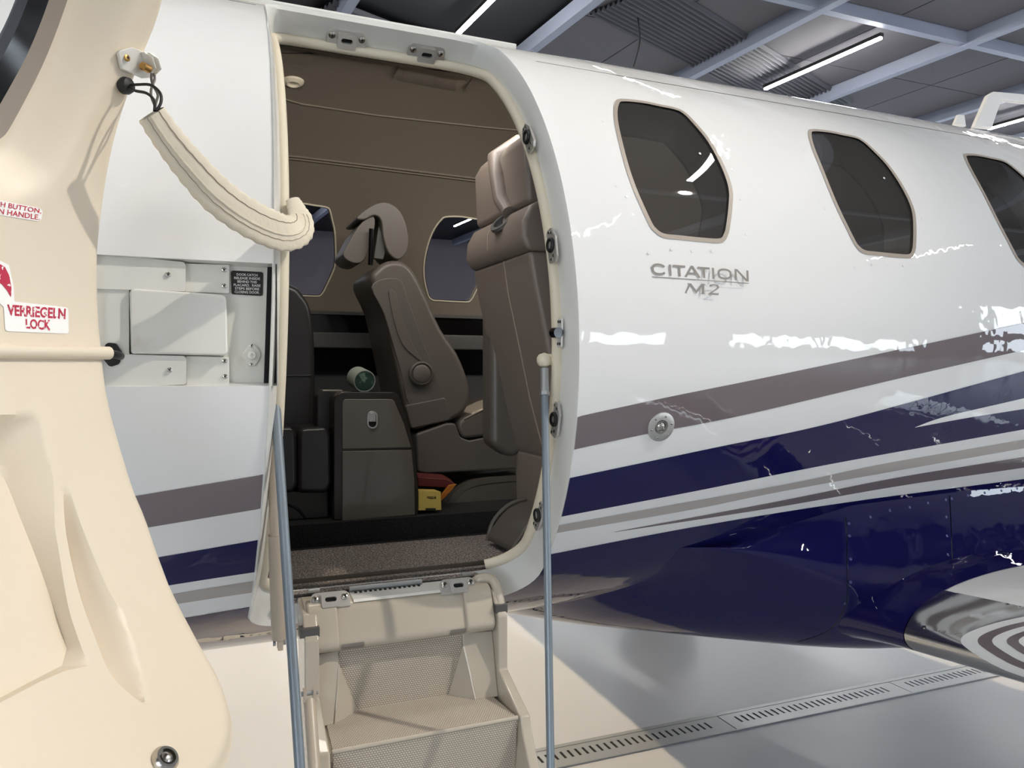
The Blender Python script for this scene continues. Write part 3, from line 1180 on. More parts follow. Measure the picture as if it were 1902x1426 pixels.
def fairing_side(sign, name, parent):
    V, N = [], len(SEC)
    stations = list(np.arange(.785, 2.2, .03)) + list(np.arange(2.25, 4.5, .12))
    for X in stations:
        for i, (y, z) in enumerate(SEC):
            ph = math.atan2(z - ZC, -y)
            base = np.array([(R - .006) * -math.cos(ph) * -1, ZC + (R - .006) * math.sin(ph)])
            t = min(1, max(0, (-math.degrees(ph) if True else 0) ))
            zt = float(np.interp(X, [.8, 1.07, 1.21, 1.38, 1.63, 2.04, 3.2, 4.4], [.915, .965, 1.025, 1.085, 1.15, 1.168, 1.16, 1.0]))
            if z > .88:
                fz = (z - .88) / (1.195 - .88)
                z2 = .88 + fz * (zt - .88)
                y = y + fz ** 2 * (math.sqrt(R * R - (ZC - z2) ** 2) - math.sqrt(R * R - (ZC - 1.195) ** 2) - .004)
                z = z2
            full = np.array([y, z])
            ang = math.degrees(math.atan2(ZC - z, y))       # 30 (side) .. 90 (belly)
            lo_ = float(np.interp(X, [.85, 1.2, 1.6], [60, 50, 38]))
            k = min(1, max(0, (ang - lo_) / 26.0))
            k = k * k * (3 - 2 * k)
            bl = (1 - k) * smooth_tab(BS, X) + k * smooth_tab(BB, X)
            q = np.array([(R - .006) * math.cos(math.radians(ang)), ZC - (R - .006) * math.sin(math.radians(ang))])
            p = q + (full - q) * bl
            V.append((X, sign * -p[0], p[1]))
    Fc = []
    for i in range(len(stations) - 1):
        for j in range(N - 1):
            f = (i * N + j, i * N + j + 1, (i + 1) * N + j + 1, (i + 1) * N + j)
            Fc.append(f if sign > 0 else f[::-1])
    return mesh(name, V, Fc, m_navy, parent, smooth=True), V, Fc


fairing, FV, FF = fairing_side(1, 'belly_fairing', jet)
fairing['label'] = 'navy belly fairing ahead of the wing'
fairing_side(-1, 'belly_fairing', jet)
bvh_f = BVHTree.FromPolygons([Vector(v) for v in FV], FF)


def cast(bvh, x, y, lift=.0008):
    d = Vector(ray(x, y)).normalized()
    hit = bvh.ray_cast(Vector(CAM), d)
    if hit[0] is None:
        return None
    n = hit[1] if hit[1].dot(d) < 0 else -hit[1]
    return np.array(hit[0] + n * lift), np.array(n)


# panel seams and rivets of the fairing
def seam(px, parent, bvh, r_=.0012):
    P = [cast(bvh, *p, .0002) for p in dense(px, 8, False)]
    P = [p[0] for p in P if p is not None]
    if len(P) > 2:
        MB().tube(P, r_, 6).build('panel_seam', m_gloss_black, parent)


seam([(1571, 960), (1573, 1000), (1574, 1080)], fairing, bvh_f)
seam([(1764, 920), (1767, 990), (1770, 1070)], fairing, bvh_f)
seam(catmull([(1574, 1080), (1572, 1120), (1550, 1160), (1520, 1180), (1480, 1192)], 6), fairing, bvh_f)
b = MB()
for p in [(1577, 972), (1617, 960), (1653, 948), (1690, 942), (1724, 934), (1757, 928), (1768, 926), (1798, 920), (1829, 915), (1860, 911), (1889, 907), (1578, 995), (1758, 960), (1759, 995), (1761, 1030), (1763, 1063), (1772, 1062), (1803, 1048), (1833, 1038), (1864, 1030), (1893, 1024), (1580, 1038), (1580, 1081), (1725, 1082), (1570, 1121), (1692, 1098)]:
    h = cast(bvh_f, *p, 0)
    if h:
        b.lathe(h[0], h[1], [(0, .0042), (.0006, .0036), (.0002, .002), (.0002, 0)], 10)
tag(b.build('rivets', M('rivet_navy', lin(70, 72, 120), .3, .3), fairing, smooth=True), kind='stuff')

# wing: airfoil sections from the root outwards
AF = [(1.0, .0), (.85, .022), (.7, .042), (.55, .062), (.4, .076), (.3, .080), (.22, .078), (.15, .071), (.1, .062), (.06, .050), (.03, .037), (.012, .024), (.003, .011), (0, 0), (.003, -.010), (.012, -.019), (.03, -.028), (.06, -.036), (.1, -.042), (.2, -.050), (.35, -.052), (.55, -.044), (.75, -.028), (1.0, 0)]
AF = [tuple(p) for p in catmull(AF, 3)]
WX, WZ, CH = 1.585, .842, 1.62


def wing_pt(c, t, y):
    o = abs(y) - .70
    ch = CH - .13 * o
    return (WX + .035 * o + c * ch, y, WZ + .06 * o + t * ch)


def wing(sign):
    ys = [sign * -v for v in (.55, .70, .78, .86, .95, 1.1, 1.3, 1.6, 2.0, 2.6, 3.4, 4.4)]
    V, Fc = [], []
    m = len(AF)
    for y in ys:
        V += [wing_pt(c, t, y) for c, t in AF]
    for i in range(len(ys) - 1):
        for j in range(m - 1):
            f = (i * m + j, (i + 1) * m + j, (i + 1) * m + j + 1, i * m + j + 1)
            Fc.append(f if sign > 0 else f[::-1])
    Fc.append(tuple(range((len(ys) - 1) * m, len(ys) * m - 1)))
    o = mesh('wing', V, Fc, m_white, jet, smooth=True, label='white wing with a polished leading edge' if sign > 0 else None)
    return o, V, Fc


wing_o, WV, WF = wing(1)
wing(-1)


def wing_strip(name, c_hi, c_lo, y0, y1, mat, lift=.0008, parent=None, curve=None, label=None):
    """sheet wrapped round the leading edge from chord c_hi on top to c_lo below"""
    idx = [i for i, (c, t) in enumerate(AF) if (c <= c_hi and i <= AF_LE) or (c <= c_lo and i >= AF_LE)]
    ys = np.linspace(y0, y1, 14)
    V, Fc = [], []
    for y in ys:
        for i in idx:
            p = np.array(wing_pt(*AF[i], y))
            a, c = np.array(AF[max(i - 1, 0)]), np.array(AF[min(i + 1, len(AF) - 1)])
            t = c - a
            nn = np.array([t[1], 0, -t[0]]) / (np.linalg.norm(t) + 1e-9)
            V.append(p - nn * lift * -1 if False else p + np.array([nn[0], 0, nn[2]]) * lift * (1 if nn[2] * (1 if i < AF_LE else -1) >= 0 else -1))
    m = len(idx)
    for i in range(len(ys) - 1):
        for j in range(m - 1):
            Fc.append((i * m + j, (i + 1) * m + j, (i + 1) * m + j + 1, i * m + j + 1))
    return mesh(name, V, Fc, mat, parent or wing_o, smooth=True, label=label)


AF_LE = int(np.argmin([c for c, t in AF]))
wing_strip('leading_edge', .095, .10, -.86, -3.2, m_silver, .0015, label='polished metal leading edge')
# root fillet in navy between fairing and wing
V, Fc = [], []
fi = [i for i, (c, t) in enumerate(AF) if (i <= AF_LE and c < .95) or (i > AF_LE and c < .6)]
steps = 12
for k in range(steps):
    t = k / (steps - 1)
    y = -.60 - t * .262
    e = max(0, (-.60 - y - .262) / -.262) ** 2.4
    for i in fi:
        c, th = AF[i]
        p = np.array(wing_pt(c, th, y))
        p[0] -= .020 * e * max(0, 1 - c / .45)
        p[2] += th * CH * .40 * e + .0030 * (1 if th >= 0 else -1) * (1 - .5 * t)
        if c < .02:
            p[0] -= .003
        V.append(tuple(p))
m = len(fi)
for i in range(steps - 1):
    for j in range(m - 1):
        Fc.append((i * m + j, (i + 1) * m + j, (i + 1) * m + j + 1, i * m + j + 1))
mesh('wing_root_fillet', V, Fc, m_navy, jet, smooth=True, label='navy wing root fillet')
bvh_w = BVHTree.FromPolygons([Vector(v) for v in WV], WF)


def wing_decal(px, mat, lift, label=None):
    P = dense(px, 6)
    a = np.array(P)
    V, T = cdt(P, (), lattice(a[:, 0].min(), a[:, 0].max(), 7, a[:, 1].min(), a[:, 1].max(), 6))
    Q = [cast(bvh_w, x, y, lift) for x, y in V]
    keep = [q is not None for q in Q]
    idx = {}
    out = []
    for i, q in enumerate(Q):
        if q is not None:
            idx[i] = len(out)
            out.append(q[0])
    mesh('wing_stripe', out, [tuple(idx[i] for i in t)[::-1] for t in T if all(keep[i] for i in t)], mat, wing_o, smooth=True, label=label)


wing_decal([(1778, 1102), (1902, 1128), (1990, 1148), (1990, 1205), (1902, 1190), (1850, 1186), (1818, 1188), (1700, 1165), (1735, 1128)], m_silver, .0019, 'polished panel behind the leading edge')
SW0 = catmull([(2010, 1124), (1950, 1136), (1902, 1147), (1845, 1160), (1800, 1176), (1786, 1190), (1800, 1206), (1850, 1235), (1902, 1255), (1960, 1270), (2010, 1280)], 5)
for k, (sc, mt) in enumerate(((1.0, m_white), (.86, m_taupe), (.74, m_white), (.62, m_taupe), (.52, m_white), (.42, m_navy))):
    wing_decal([(2012 + (x - 2012) * sc, 1198 + (y - 1198) * sc) for x, y in SW0], mt, .0030 + .0008 * k)

# roof antennas
ap = [PY(1806, 237, 0), PY(1832, 178, 0), PY(1842, 171, 0), PY(1990, 184, 0), PY(2010, 240, 0), PY(1990, 262, 0), PY(1968, 262, 0), PY(1975, 200, 0), PY(1856, 188, 0), PY(1838, 240, 0)]
ap = [(p[0], -.012, p[2]) for p in ap]
MB().prism(ap, (0, .024, 0)).build('roof_antenna', m_white, jet, bevel=(.006, 3), label='white loop shaped roof antenna')
ap = [PY(1770, 232, 0), PY(1778, 213, 0), PY(1789, 214, 0), PY(1792, 236, 0)]
MB().prism([(p[0], -.008, p[2]) for p in ap], (0, .016, 0)).build('roof_antenna', m_white, jet, bevel=(.004, 2), label='small white roof fin')
# blade on the roof at the top left
MB().prism([(.30, -.01, ZC + .79), (.36, -.01, ZC + .86), (.52, -.01, ZC + .855), (.60, -.01, ZC + .79)], (0, .02, 0)).build('roof_fairing', m_white, jet, bevel=(.005, 2))

# ------------------------------------------------------------------ open entry door
D_OUT = rounded([(0, DR * math.radians(61)), (.035, DR * math.radians(-56)), (.64, DR * math.radians(-56)), (.60, DR * math.radians(61))], [.05, .085, .1, .1], 10)
D_OUT = [(u - .0, s) for u, s in D_OUT]
EDGE_PX = [(320, 0), (302, 60), (262, 160), (228, 270), (205, 400), (198, 470), (198, 560), (204, 640), (215, 730), (240, 830), (262, 900), (290, 970), (330, 1080), (370, 1160), (410, 1230), (433, 1280), (444, 1320), (446, 1350), (440, 1385), (424, 1420), (400, 1450)]
EDGE = [door_us(*p) for p in EDGE_PX]
EDGE = [door_us(345, -120), door_us(333, -60)] + EDGE
edge = catmull(EDGE, 3)
D_OUT = [(.10, edge[0][1] + .05)] + edge + [(.30, EDGE[-1][1] - .015), (.57, EDGE[-1][1] + .02), (.62, -.72), (.60, .75), (.53, .84)]
DWC = (.273, DR * math.radians(26.5))
dwin = [((p[0] - WC[0]) * .92 + DWC[0], (p[1] - WC[1]) * .92 + DWC[1]) for p in WIN]


def dscale(k):
    return [((p[0] - DWC[0]) * k + DWC[0], (p[1] - DWC[1]) * k + DWC[1]) for p in dwin]


g = lattice(0, .33, .0062, -.85, .85, .0066) + lattice(.335, .62, .03, -.85, .85, .03)
g = [(x + .0003 * math.sin(y * 931), y + .0003 * math.sin(x * 777)) for x, y in g]
gw = np.array(g)
LIP = dscale(1.12)
us_ = lambda L: [door_us(*p) for p in L]
RIM = us_(catmull([(-200, 772), (-60, 771), (58, 770), (72, 778), (79, 800), (88, 840), (99, 893), (102, 976), (109, 1021), (127, 1127), (150, 1198)], 4) + [(165, 1236), (120, 1246), (74, 1266), (0, 1305), (-200, 1392)])
FLR = us_([(-200, 818), (8, 819)] + catmull([(15, 821), (27, 840), (51, 897), (68, 947), (94, 1021), (119, 1103), (143, 1190)], 4) + [(133, 1222), (74, 1252), (0, 1291), (-200, 1378)])
GRL = us_(catmull([(124, 898), (125, 947), (131, 1004), (152, 1095), (181, 1177), (214, 1251), (268, 1302)], 6))
GRR = us_(catmull([(124, 897), (131, 914), (156, 988), (197, 1086), (222, 1132), (242, 1185), (263, 1251), (269, 1303)], 6))
GLO = us_(catmull([(118, 898), (119, 947), (125, 1004), (146, 1097), (175, 1180), (209, 1257), (268, 1310)], 6))


def sm(x):
    x = np.clip(x, 0, 1)
    return x * x * (3 - 2 * x)


def line_dist(L, pts):
    L, pts = np.array(L), np.array(pts)
    best = np.full(len(pts), 1e9)
    for p, q in zip(L[:-1], L[1:]):
        ab = q - p
        t = np.clip(((pts - p) @ ab) / (ab @ ab + 1e-18), 0, 1)
        best = np.minimum(best, np.hypot(*(pts - p - t[:, None] * ab).T))
    return best


ok_ = seg_dist(LIP, gw) > .003
for L in (RIM, FLR):
    ok_ &= line_dist(L + L[:1], gw) > .0022
for L in (GRL, GRR, GLO):
    ok_ &= line_dist(L, gw) > .0018
g = [tuple(p) for p in gw[ok_]]
LN = [dense(L, .006, False) for L in (RIM + RIM[:1], FLR + FLR[:1], GRL, GRR, GLO)]
V, T = cdt(dense(D_OUT, .012), [dense(LIP, .012)], g, LN)

# relief of the inner panel (positive = away from the viewer)
d = seg_dist(D_OUT, V)
edge_h = .018 * (1 - sm(np.minimum(d, .022) / .022)) ** 1.5
dl = seg_dist(LIP, V)
win_h = .034 * (1 - sm(dl / .072))
dr_, df_ = line_dist(RIM + RIM[:1], V), line_dist(FLR + FLR[:1], V)
depth = np.interp(np.degrees(V[:, 1] / DR), [-37, -30, -13], [.016, .022, .036])
in_r, in_f = inside(RIM, V) | (dr_ < 1e-6), inside(FLR, V) | (df_ < 1e-6)
pock = np.where(in_f, depth, np.where(in_r, depth * dr_ / (dr_ + df_ + 1e-9), 0))
da, db_ = line_dist(GRL, V), line_dist(GRR, V)
ing = inside(GRL + GRR[::-1], V) | (da < 1e-6) | (db_ < 1e-6)
wgt = np.interp(np.degrees(V[:, 1] / DR), [-42, -39, -33, -25, -20], [0, .5, 1, .9, 0])
groove = np.where(ing, .034 * wgt * db_ / (da + db_ + 1e-9), 0)
dg = line_dist(GLO, V)
inl = inside(GLO + GRL[::-1], V) & ~ing
groove = np.where(inl, .034 * wgt * dg / (dg + da + 1e-9), groove)
hgt = np.maximum(np.maximum(edge_h + win_h, pock), groove)
P3 = [door_pt(u, s, DR + h) for (u, s), h in zip(V, hgt)]
door = mesh('entry_door', P3, T, m_cream, jet, smooth=True, label='open cream lined entry door', flip=True)
door.data.set_sharp_from_angle(angle=math.radians(38))
# rim and outer skin of the door
od = dense(D_OUT, .012)
ring_mesh('door_edge', [door_pt(u, s, DR + .018) for u, s in od], [door_pt(u, s, DR + .052) for u, s in od], m_cream, door)
V2, T2 = cdt(od, [dense(dwin, .012)], lattice(.02, .6, .05, -.8, .8, .05))
mesh('outer_skin', [door_pt(u, s, DR + .052) for u, s in V2], T2, m_white, door, smooth=True)
# window in the door: cone lip, taupe ring, dark seal, pane
L0, L1, L2, L3 = dscale(1.12), dscale(.985), dscale(.86), dscale(.77)
ring_mesh('window_lip', [door_pt(u, s, DR + .030) for u, s in L0], [door_pt(u, s, DR + .036) for u, s in L1], m_ring, door)
ring_mesh('window_seal', [door_pt(u, s, DR + .036) for u, s in L1], [door_pt(u, s, DR + .046) for u, s in L2], m_gloss_black, door)
ring_mesh('window_seal', [door_pt(u, s, DR + .046) for u, s in L2], [door_pt(u, s, DR + .049) for u, s in L3], M('dark_grey_seal', lin(58, 62, 70), .5), door)
V2, T2 = cdt(dense(dscale(.80), .02))
mesh('window_pane', [door_pt(u, s, DR + .0485) for u, s in V2], T2, m_glass_door, door, smooth=True)
# raised tube across the panel
p0, p1 = door_us(-160, 650), door_us(200, 656)
tp = [door_pt(p0[0] + (p1[0] - p0[0]) * t, p0[1] + (p1[1] - p0[1]) * t, DR - .002) for t in np.linspace(0, 1, 20)]
MB().tube(tp, .0095, 14).build('torque_tube_cover', m_cream, door, smooth=True)
e1 = np.array(door_pt(p1[0] - .008, p1[1], DR + .004))
MB().tube([e1, e1 + np.array([.008, .010, -.001]), e1 + np.array([.010, .05, -.002])], .006, 12).build('torque_tube', m_dark, door, smooth=True)
# chrome catch at the foot
q = door_us(305, 1412)
cp = np.array(door_pt(*q, DR + .002))
cn = np.array(DC + q[0] * DW) - cp
cn /= np.linalg.norm(cn)
ct = MB().lathe(cp, cn, [(0, .016), (.006, .016), (.010, .013), (.010, .010), (.004, .009), (.004, 0)], 28).build('catch_ring', m_chrome, door, smooth=True)
MB().lathe(cp, cn, [(.002, .008), (.009, .007), (.012, .003), (.012, 0)], 20).build('catch_pin', m_chrome, ct, smooth=True)


# stickers on the door
def door_fn(lift):
    def f(x, y):
        u, s = door_us(x, y)
        return door_pt(u, s, DR - lift)
    return f


def sticker(name, outline, mat, lift, label=None):
    V, T = cdt(dense(outline, 8))
    o = mesh(name, [door_fn(lift)(x, y) for x, y in V], T, mat, door, label=label)
    return o


st = sticker('lock_sticker', rounded([(-34, 468), (2, 485), (16, 492), (24, 530), (26, 560), (126, 571), (127, 620), (9, 615), (6, 570), (-20, 545), (-60, 500)], [4, 4, 3, 8, 3, 6, 5, 6, 4, 4, 4], 5), m_sticker, .0008, 'white sticker with a worn red arrow and VERRIEGELN LOCK')
text_on('sticker_text', [('VERRIEGELN', [(13, 586), (120, 593), (121, 573), (12, 565)]), ('LOCK', [(47, 610), (93, 614), (93, 594), (46, 592)])], m_redworn, st, door_fn(.0013), .03)
V, T = cdt([(-60, 492), (-2, 490), (8, 496), (16, 512), (20, 535), (19, 552), (12, 540), (2, 528), (-20, 515), (-60, 508)])
mesh('sticker_arrow', [door_fn(.0013)(x, y) for x, y in V], T, m_redworn, st)
st = sticker('release_sticker', rounded([(-160, 342), (79, 387), (76, 412), (-160, 372)], [2, 9, 8, 2], 6), m_sticker, .0008, 'white sticker with red door release text')
text_on('sticker_text', [('TO RELEASE:  PUSH BUTTON,', [(-116, 367), (75, 397.5), (76, 388), (-114, 353)]), ('PULL TRIGGER ON HANDLE.', [(-118, 379), (72, 408.5), (73, 399), (-116, 368)])], m_red, st, door_fn(.0013), .008)

# ------------------------------------------------------------------ hinge recess ahead of the opening
def yz(x, y, r):
    return np.array(on_cyl(x, y, r))


HB = .775
rec = cyl_patch('hinge_recess', [(-.15, deg_s(5.6)), (.150, deg_s(5.6)), (.150, deg_s(-10.3)), (-.15, deg_s(-10.3))], m_hinge, jet, HB, label='recessed door hinge pocket')
ring_mesh('recess_wall', [cyl_pt(x, s, R) for x, s in HINGE], [cyl_pt(x, s, HB) for x, s in HINGE], m_jamb, rec, smooth=False)


def hinge_plate(name, px, r0, r1, mat, rad, bevel, label=None, parent=None):
    poly = rounded(px, rad, 6)
    P = [yz(x, y, r1) for x, y in poly]
    c = np.mean(P, axis=0)
    ph = math.atan2(c[2] - ZC, -c[1])
    nn = np.array([0, -math.cos(ph), math.sin(ph)])
    return MB().prism(P, nn * -(r1 - r0)).build(name, mat, parent or rec, bevel=(bevel, 3), label=label)


hinge_plate('hinge_arm', [(150, 466), (345, 487), (345, 541), (238, 538), (150, 535)], HB, .800, m_hinge, [2, 8, 4, 2, 2], .003)
hinge_plate('hinge_arm', [(150, 655), (242, 658), (346, 661), (346, 714), (225, 718), (150, 712)], HB, .800, m_hinge, [2, 2, 8, 6, 2, 2], .003)
hinge_plate('hinge_web', [(150, 530), (240, 536), (240, 662), (150, 662)], HB, .797, m_hinge, 2, .002)
cv = hinge_plate('hinge_cover', [(240, 535), (421, 547), (424, 660), (243, 657)], HB, .806, m_hinge, [10, 12, 8, 6], .004, 'glossy hinge cover plate')
for ya, yb, xa in ((489, 541, 344), (661, 713, 345)):
    hinge_plate('hinge_bracket', [(xa, ya), (426, ya + 2), (426, yb + 4), (xa, yb + 1)], HB, .787, m_hinge, [2, 3, 3, 2], .0015)
h1, h2 = ScrewSet(), ScrewSet()
for x, y, r_ in ((416, 501, .788), (416, 531, .788), (417, 670, .788), (418, 699, .788), (312, 510, .801), (315, 687, .801)):
    p = yz(x, y, r_)
    screw(h1, h2, p, (0, -1, 0), .0042)
h1.build('hinge_screws', m_chrome, rec, smooth=True)
h2.build('screw_slots', m_hole, rec)
# rust stains round the two pins are in the paint; the pins themselves
hinge_plate('recess_seal', [(497, 494), (516, 495), (512, 714), (490, 714)], HB, .784, m_gloss_black, [3, 3, 3, 3], .002, 'black rubber strip')
sp = hinge_plate('stop_plate', [(466, 632), (487, 657), (468, 689), (447, 663)], HB, .782, m_hinge, [14, 12, 14, 12], .0015, 'diamond shaped stop plate')
pc = yz(467, 660, .782)
MB().lathe(pc, (0, -1, 0), [(0, .008), (.012, .0075), (.014, .006), (.014, .003), (.010, .003), (.010, 0)], 20).build('stop_button', m_hinge, sp, smooth=True)
h1, h2 = ScrewSet(), ScrewSet()
for x, y in ((467, 642), (467, 677)):
    screw(h1, h2, yz(x, y, .7825), (0, -1, 0), .0032)
h1.build('plate_screws', m_chrome, sp, smooth=True)
h2.build('screw_slots', m_hole, sp)
gr = hinge_plate('tube_grommet', [(196, 636), (216, 638), (228, 656), (222, 676), (204, 682), (190, 665)], .797, .803, m_dark, 8, .001, 'black rubber grommet')
pl = hinge_plate('door_placard', [(429, 502), (489, 505), (488, 549.5), (430, 546)], HB, .7775, m_black_print, 4, .0004, 'black placard with door catch instructions')
rows = ['DOOR CATCH', 'RELEASE INSIDE', 'BEHIND THIS', 'PLACARD.  RAISE', 'STEPS BEFORE', 'CLOSING DOOR.']
wd = [19.5, 24, 18, 25, 22.5, 23]
rr = []
for i, (t, w_) in enumerate(zip(rows, wd)):
    y = 512 + i * 6.45
    cx = 459 + i * .0
    rr.append((t, [(cx - w_, y - .2), (cx + w_, y + 1.4), (cx + w_, y - 3.2), (cx - w_, y - 4.8)]))
text_on('placard_text', rr, m_white_print, pl, lambda x, y: yz(x, y, .7780), .012)

# ------------------------------------------------------------------ latches in the door frame
def frame_latch(px, py, Xp, tilt, parent, kind):
    c = PX(px, py, Xp)
    ph = math.atan2(c[2] - ZC, -c[1])
    rad_ = np.array([0, -math.cos(ph), math.sin(ph)])
    tan_ = np.array([0, math.sin(ph), math.cos(ph)])
    nn = np.array([-1.0, 0, 0])
    if kind == 'ring':
        poly = rounded([(-.012, -.036), (.012, -.040), (.021, -.030), (.021, .014), (.006, .038), (-.014, .036), (-.017, .030), (-.017, -.030)], [.004] * 8, 3)
        o = MB().prism([c + rad_ * a + tan_ * d for a, d in poly], nn * .006).build('latch_plate', m_latch, parent, bevel=(.0012, 2), label='steel latch plate')
        b = MB().lathe(c + nn * .005 + rad_ * .002, nn, [(0, .016), (.005, .016), (.007, .014), (.007, .010), (.001, .0095), (.001, 0)], 24)
        b.build('latch_ring', m_dark, o, smooth=True)
        MB().lathe(c + nn * .0058 + rad_ * .002, nn, [(0, .0092), (.003, .008), (.003, 0)], 20).build('latch_pin', m_latch, o, smooth=True)
        h1, h2 = ScrewSet(), ScrewSet()
        for a, d in ((-.002, -.030), (.009, -.025), (-.004, .030), (.007, .026)):
            screw(h1, h2, c + nn * .006 + rad_ * a + tan_ * d, nn, .0036)
        h1.build('latch_screws', m_chrome, o, smooth=True)
        h2.build('screw_slots', m_hole, o)
    else:
        o = MB().prism([c + rad_ * a + tan_ * d for a, d in rounded([(-.010, -.030), (.010, -.030), (.010, .030), (-.010, .030)], .004, 3)], nn * .004).build('latch_plate', m_jamb, parent, bevel=(.001, 2), label='striker plate with a black roller')
        MB().tube([c + nn * .010 - rad_ * .014, c + nn * .010 + rad_ * .010], .011, 18).build('latch_roller', m_gloss_black, o, smooth=True)
        h1, h2 = ScrewSet(), ScrewSet()
        for a, d in ((-.004, -.023), (.005, -.023), (-.004, .023), (.005, .023)):
            screw(h1, h2, c + nn * .004 + rad_ * a + tan_ * d, nn, .0034)
        h1.build('latch_screws', m_chrome, o, smooth=True)
        h2.build('screw_slots', m_hole, o)


frame_latch(984, 256, .693, 0, door_frame, 'ring')
frame_latch(1028, 456, .706, 0, door_frame, 'ring')
frame_latch(1042, 618, .716, 0, door_frame, 'roller')
frame_latch(1034, 778, .724, 0, door_frame, 'ring')
frame_latch(1003, 955, .735, 0, door_frame, 'ring')


def slot_latch(c, u, v, nn, s, parent):
    """catch plate: two ears with screws and a raised block with an oval slot"""
    c, u, v, nn = (np.array(q, float) for q in (c, u, v, nn))
    pl = rounded([(-.036, -.013), (.036, -.013), (.036, .018), (-.036, .018)], [.002, .002, .012, .012], 5)
    o = MB().prism([c + u * a * s + v * d * s for a, d in pl], nn * .0025 * s).build('catch_plate', m_latch, parent, bevel=(.0006, 2), label='steel catch plate')
    bk = rounded([(-.017, -.014), (.017, -.014), (.017, .014), (-.017, .014)], .003, 4)
    sl = rounded([(-.0105, -.0035), (.0105, -.0035), (.0105, .0055), (-.0105, .0055)], .0044, 6)
    V, T = cdt(bk, [sl])
    z = .009 * s
    b = MB()
    b.add([c + u * a * s + v * d * s + nn * z for a, d in V], [tuple(t) for t in T])
    for lp, rev in ((bk, False), (sl, True)):
        n_ = len(lp)
        q = [c + u * a * s + v * d * s + nn * z for a, d in lp] + [c + u * a * s + v * d * s + nn * .001 for a, d in lp]
        b.add(q, [(i, i + n_, (i + 1) % n_ + n_, (i + 1) % n_) for i in range(n_)])
    b.build('catch_block', m_latch, o)
    MB().prism([c + u * a * s + v * d * s + nn * .0028 * s for a, d in sl], nn * .0004).build('catch_slot', m_hole, o)
    h1, h2 = ScrewSet(), ScrewSet()
    for a in (-.027, .027):
        screw(h1, h2, c + u * a * s + v * .006 * s + nn * .0025 * s, nn, .0062 * s)
    h1.build('catch_screws', m_chrome, o, smooth=True)
    h2.build('screw_slots', m_hole, o)
    return o


# two in the top of the frame
for (x, y) in ((643, 72), (791, 98)):
    nj = np.array([0, -.515, -.857])
    q0_ = np.array([0, -.364, ZC + .6905]) + nj * .0015
    dd_ = ray(x, y)
    c = CAM + dd_ * (((q0_ - CAM) @ nj) / (dd_ @ nj))
    nt_ = np.array([0, -.68, -.733])
    slot_latch(c + nj * .004, (1, 0, .0), (0, -.733, .68), nt_, 1.3, door_frame)

# ------------------------------------------------------------------ cabin shell
CX0, CX1 = -.7, 3.3
CR = .728
lin_holes = [inset(OPEN_IN, .002)] + [inset(win_at(d), .028) for d in NEAR_DX[:3]] + [far(inset(win_at(d), .018)) for d in FAR_DX]
liner = cyl_patch('cabin_liner', [(CX0, deg_s(-54)), (CX1, deg_s(-54)), (CX1, deg_s(178)), (CX0, deg_s(178))], m_headliner, jet, CR, lin_holes, .04, label='grey fabric cabin lining', inward=True)
cyl_patch('side_panel', [(CX0, deg_s(178)), (CX1, deg_s(178)), (CX1, deg_s(234)), (CX0, deg_s(234))], m_liner_low, jet, CR, (), .04, label='dark lower cabin side panel', inward=True)
for X in (CX0, CX1):
    b = MB()
    b.lathe((X, 0, ZC), (1, 0, 0), [(-.005, CR + .01), (.005, CR + .01)], 48)
    b.build('cabin_bulkhead', m_liner_low, jet)
# seams, hatch and reading light on the headliner
def liner_line(px, r_, mat, name, parent):
    P = [on_cyl(x, y, CR - .001, True) for x, y in dense(px, 15, False)]
    return MB().tube(P, r_, 8).build(name, mat, parent, smooth=True)


liner_line([(500, 286), (560, 292), (700, 309), (880, 331), (1040, 352)], .0035, m_headliner, 'headliner_seam', liner)
liner_line([(500, 291), (560, 297), (700, 314), (880, 336), (1040, 357)], .003, m_headliner, 'headliner_seam', liner)


def liner_panel(px, mat, name, parent, lift=.004):
    V, T = cdt(dense(px, 12))
    return mesh(name, [on_cyl(x, y, CR - lift, True) for x, y in V], T, mat, parent)


liner_panel(rounded([(742, 122), (728, 148), (860, 172), (880, 140)], 3, 3), m_headliner, 'overhead_hatch', liner)
liner_panel(rounded([(500, 100), (588, 100), (575, 122), (500, 108)], 3, 3), m_headliner, 'overhead_hatch', liner)
c = on_cyl(545, 150, CR, True)
MB().lathe(c, np.array([c[0], 0, ZC]) - c, [(0, .03), (.006, .028), (.012, .018), (.006, .012), (.006, 0)], 24).build('air_outlet', m_seal, liner, smooth=True)
# curved roof panel edge where the headliner breaks
for px in ([(500, 176), (560, 193), (700, 214), (900, 236), (1010, 246)],):
    liner_line(px, .0028, m_headliner, 'headliner_seam', liner)
# far ledge and the glossy strip above it
b = MB().box((-.5, .585, 1.575), (3.2, .72, 1.632))
ledge = b.build('side_ledge', m_ledge, jet, bevel=(.006, 2), label='grey side ledge below the far windows')
MB().box((-.5, .655, 1.634), (3.2, .71, 1.70)).build('gloss_strip', m_gloss_black, ledge)
MB().box((-.5, .640, 1.700), (3.2, .70, 1.712)).build('strip_moulding', m_ledge, ledge)

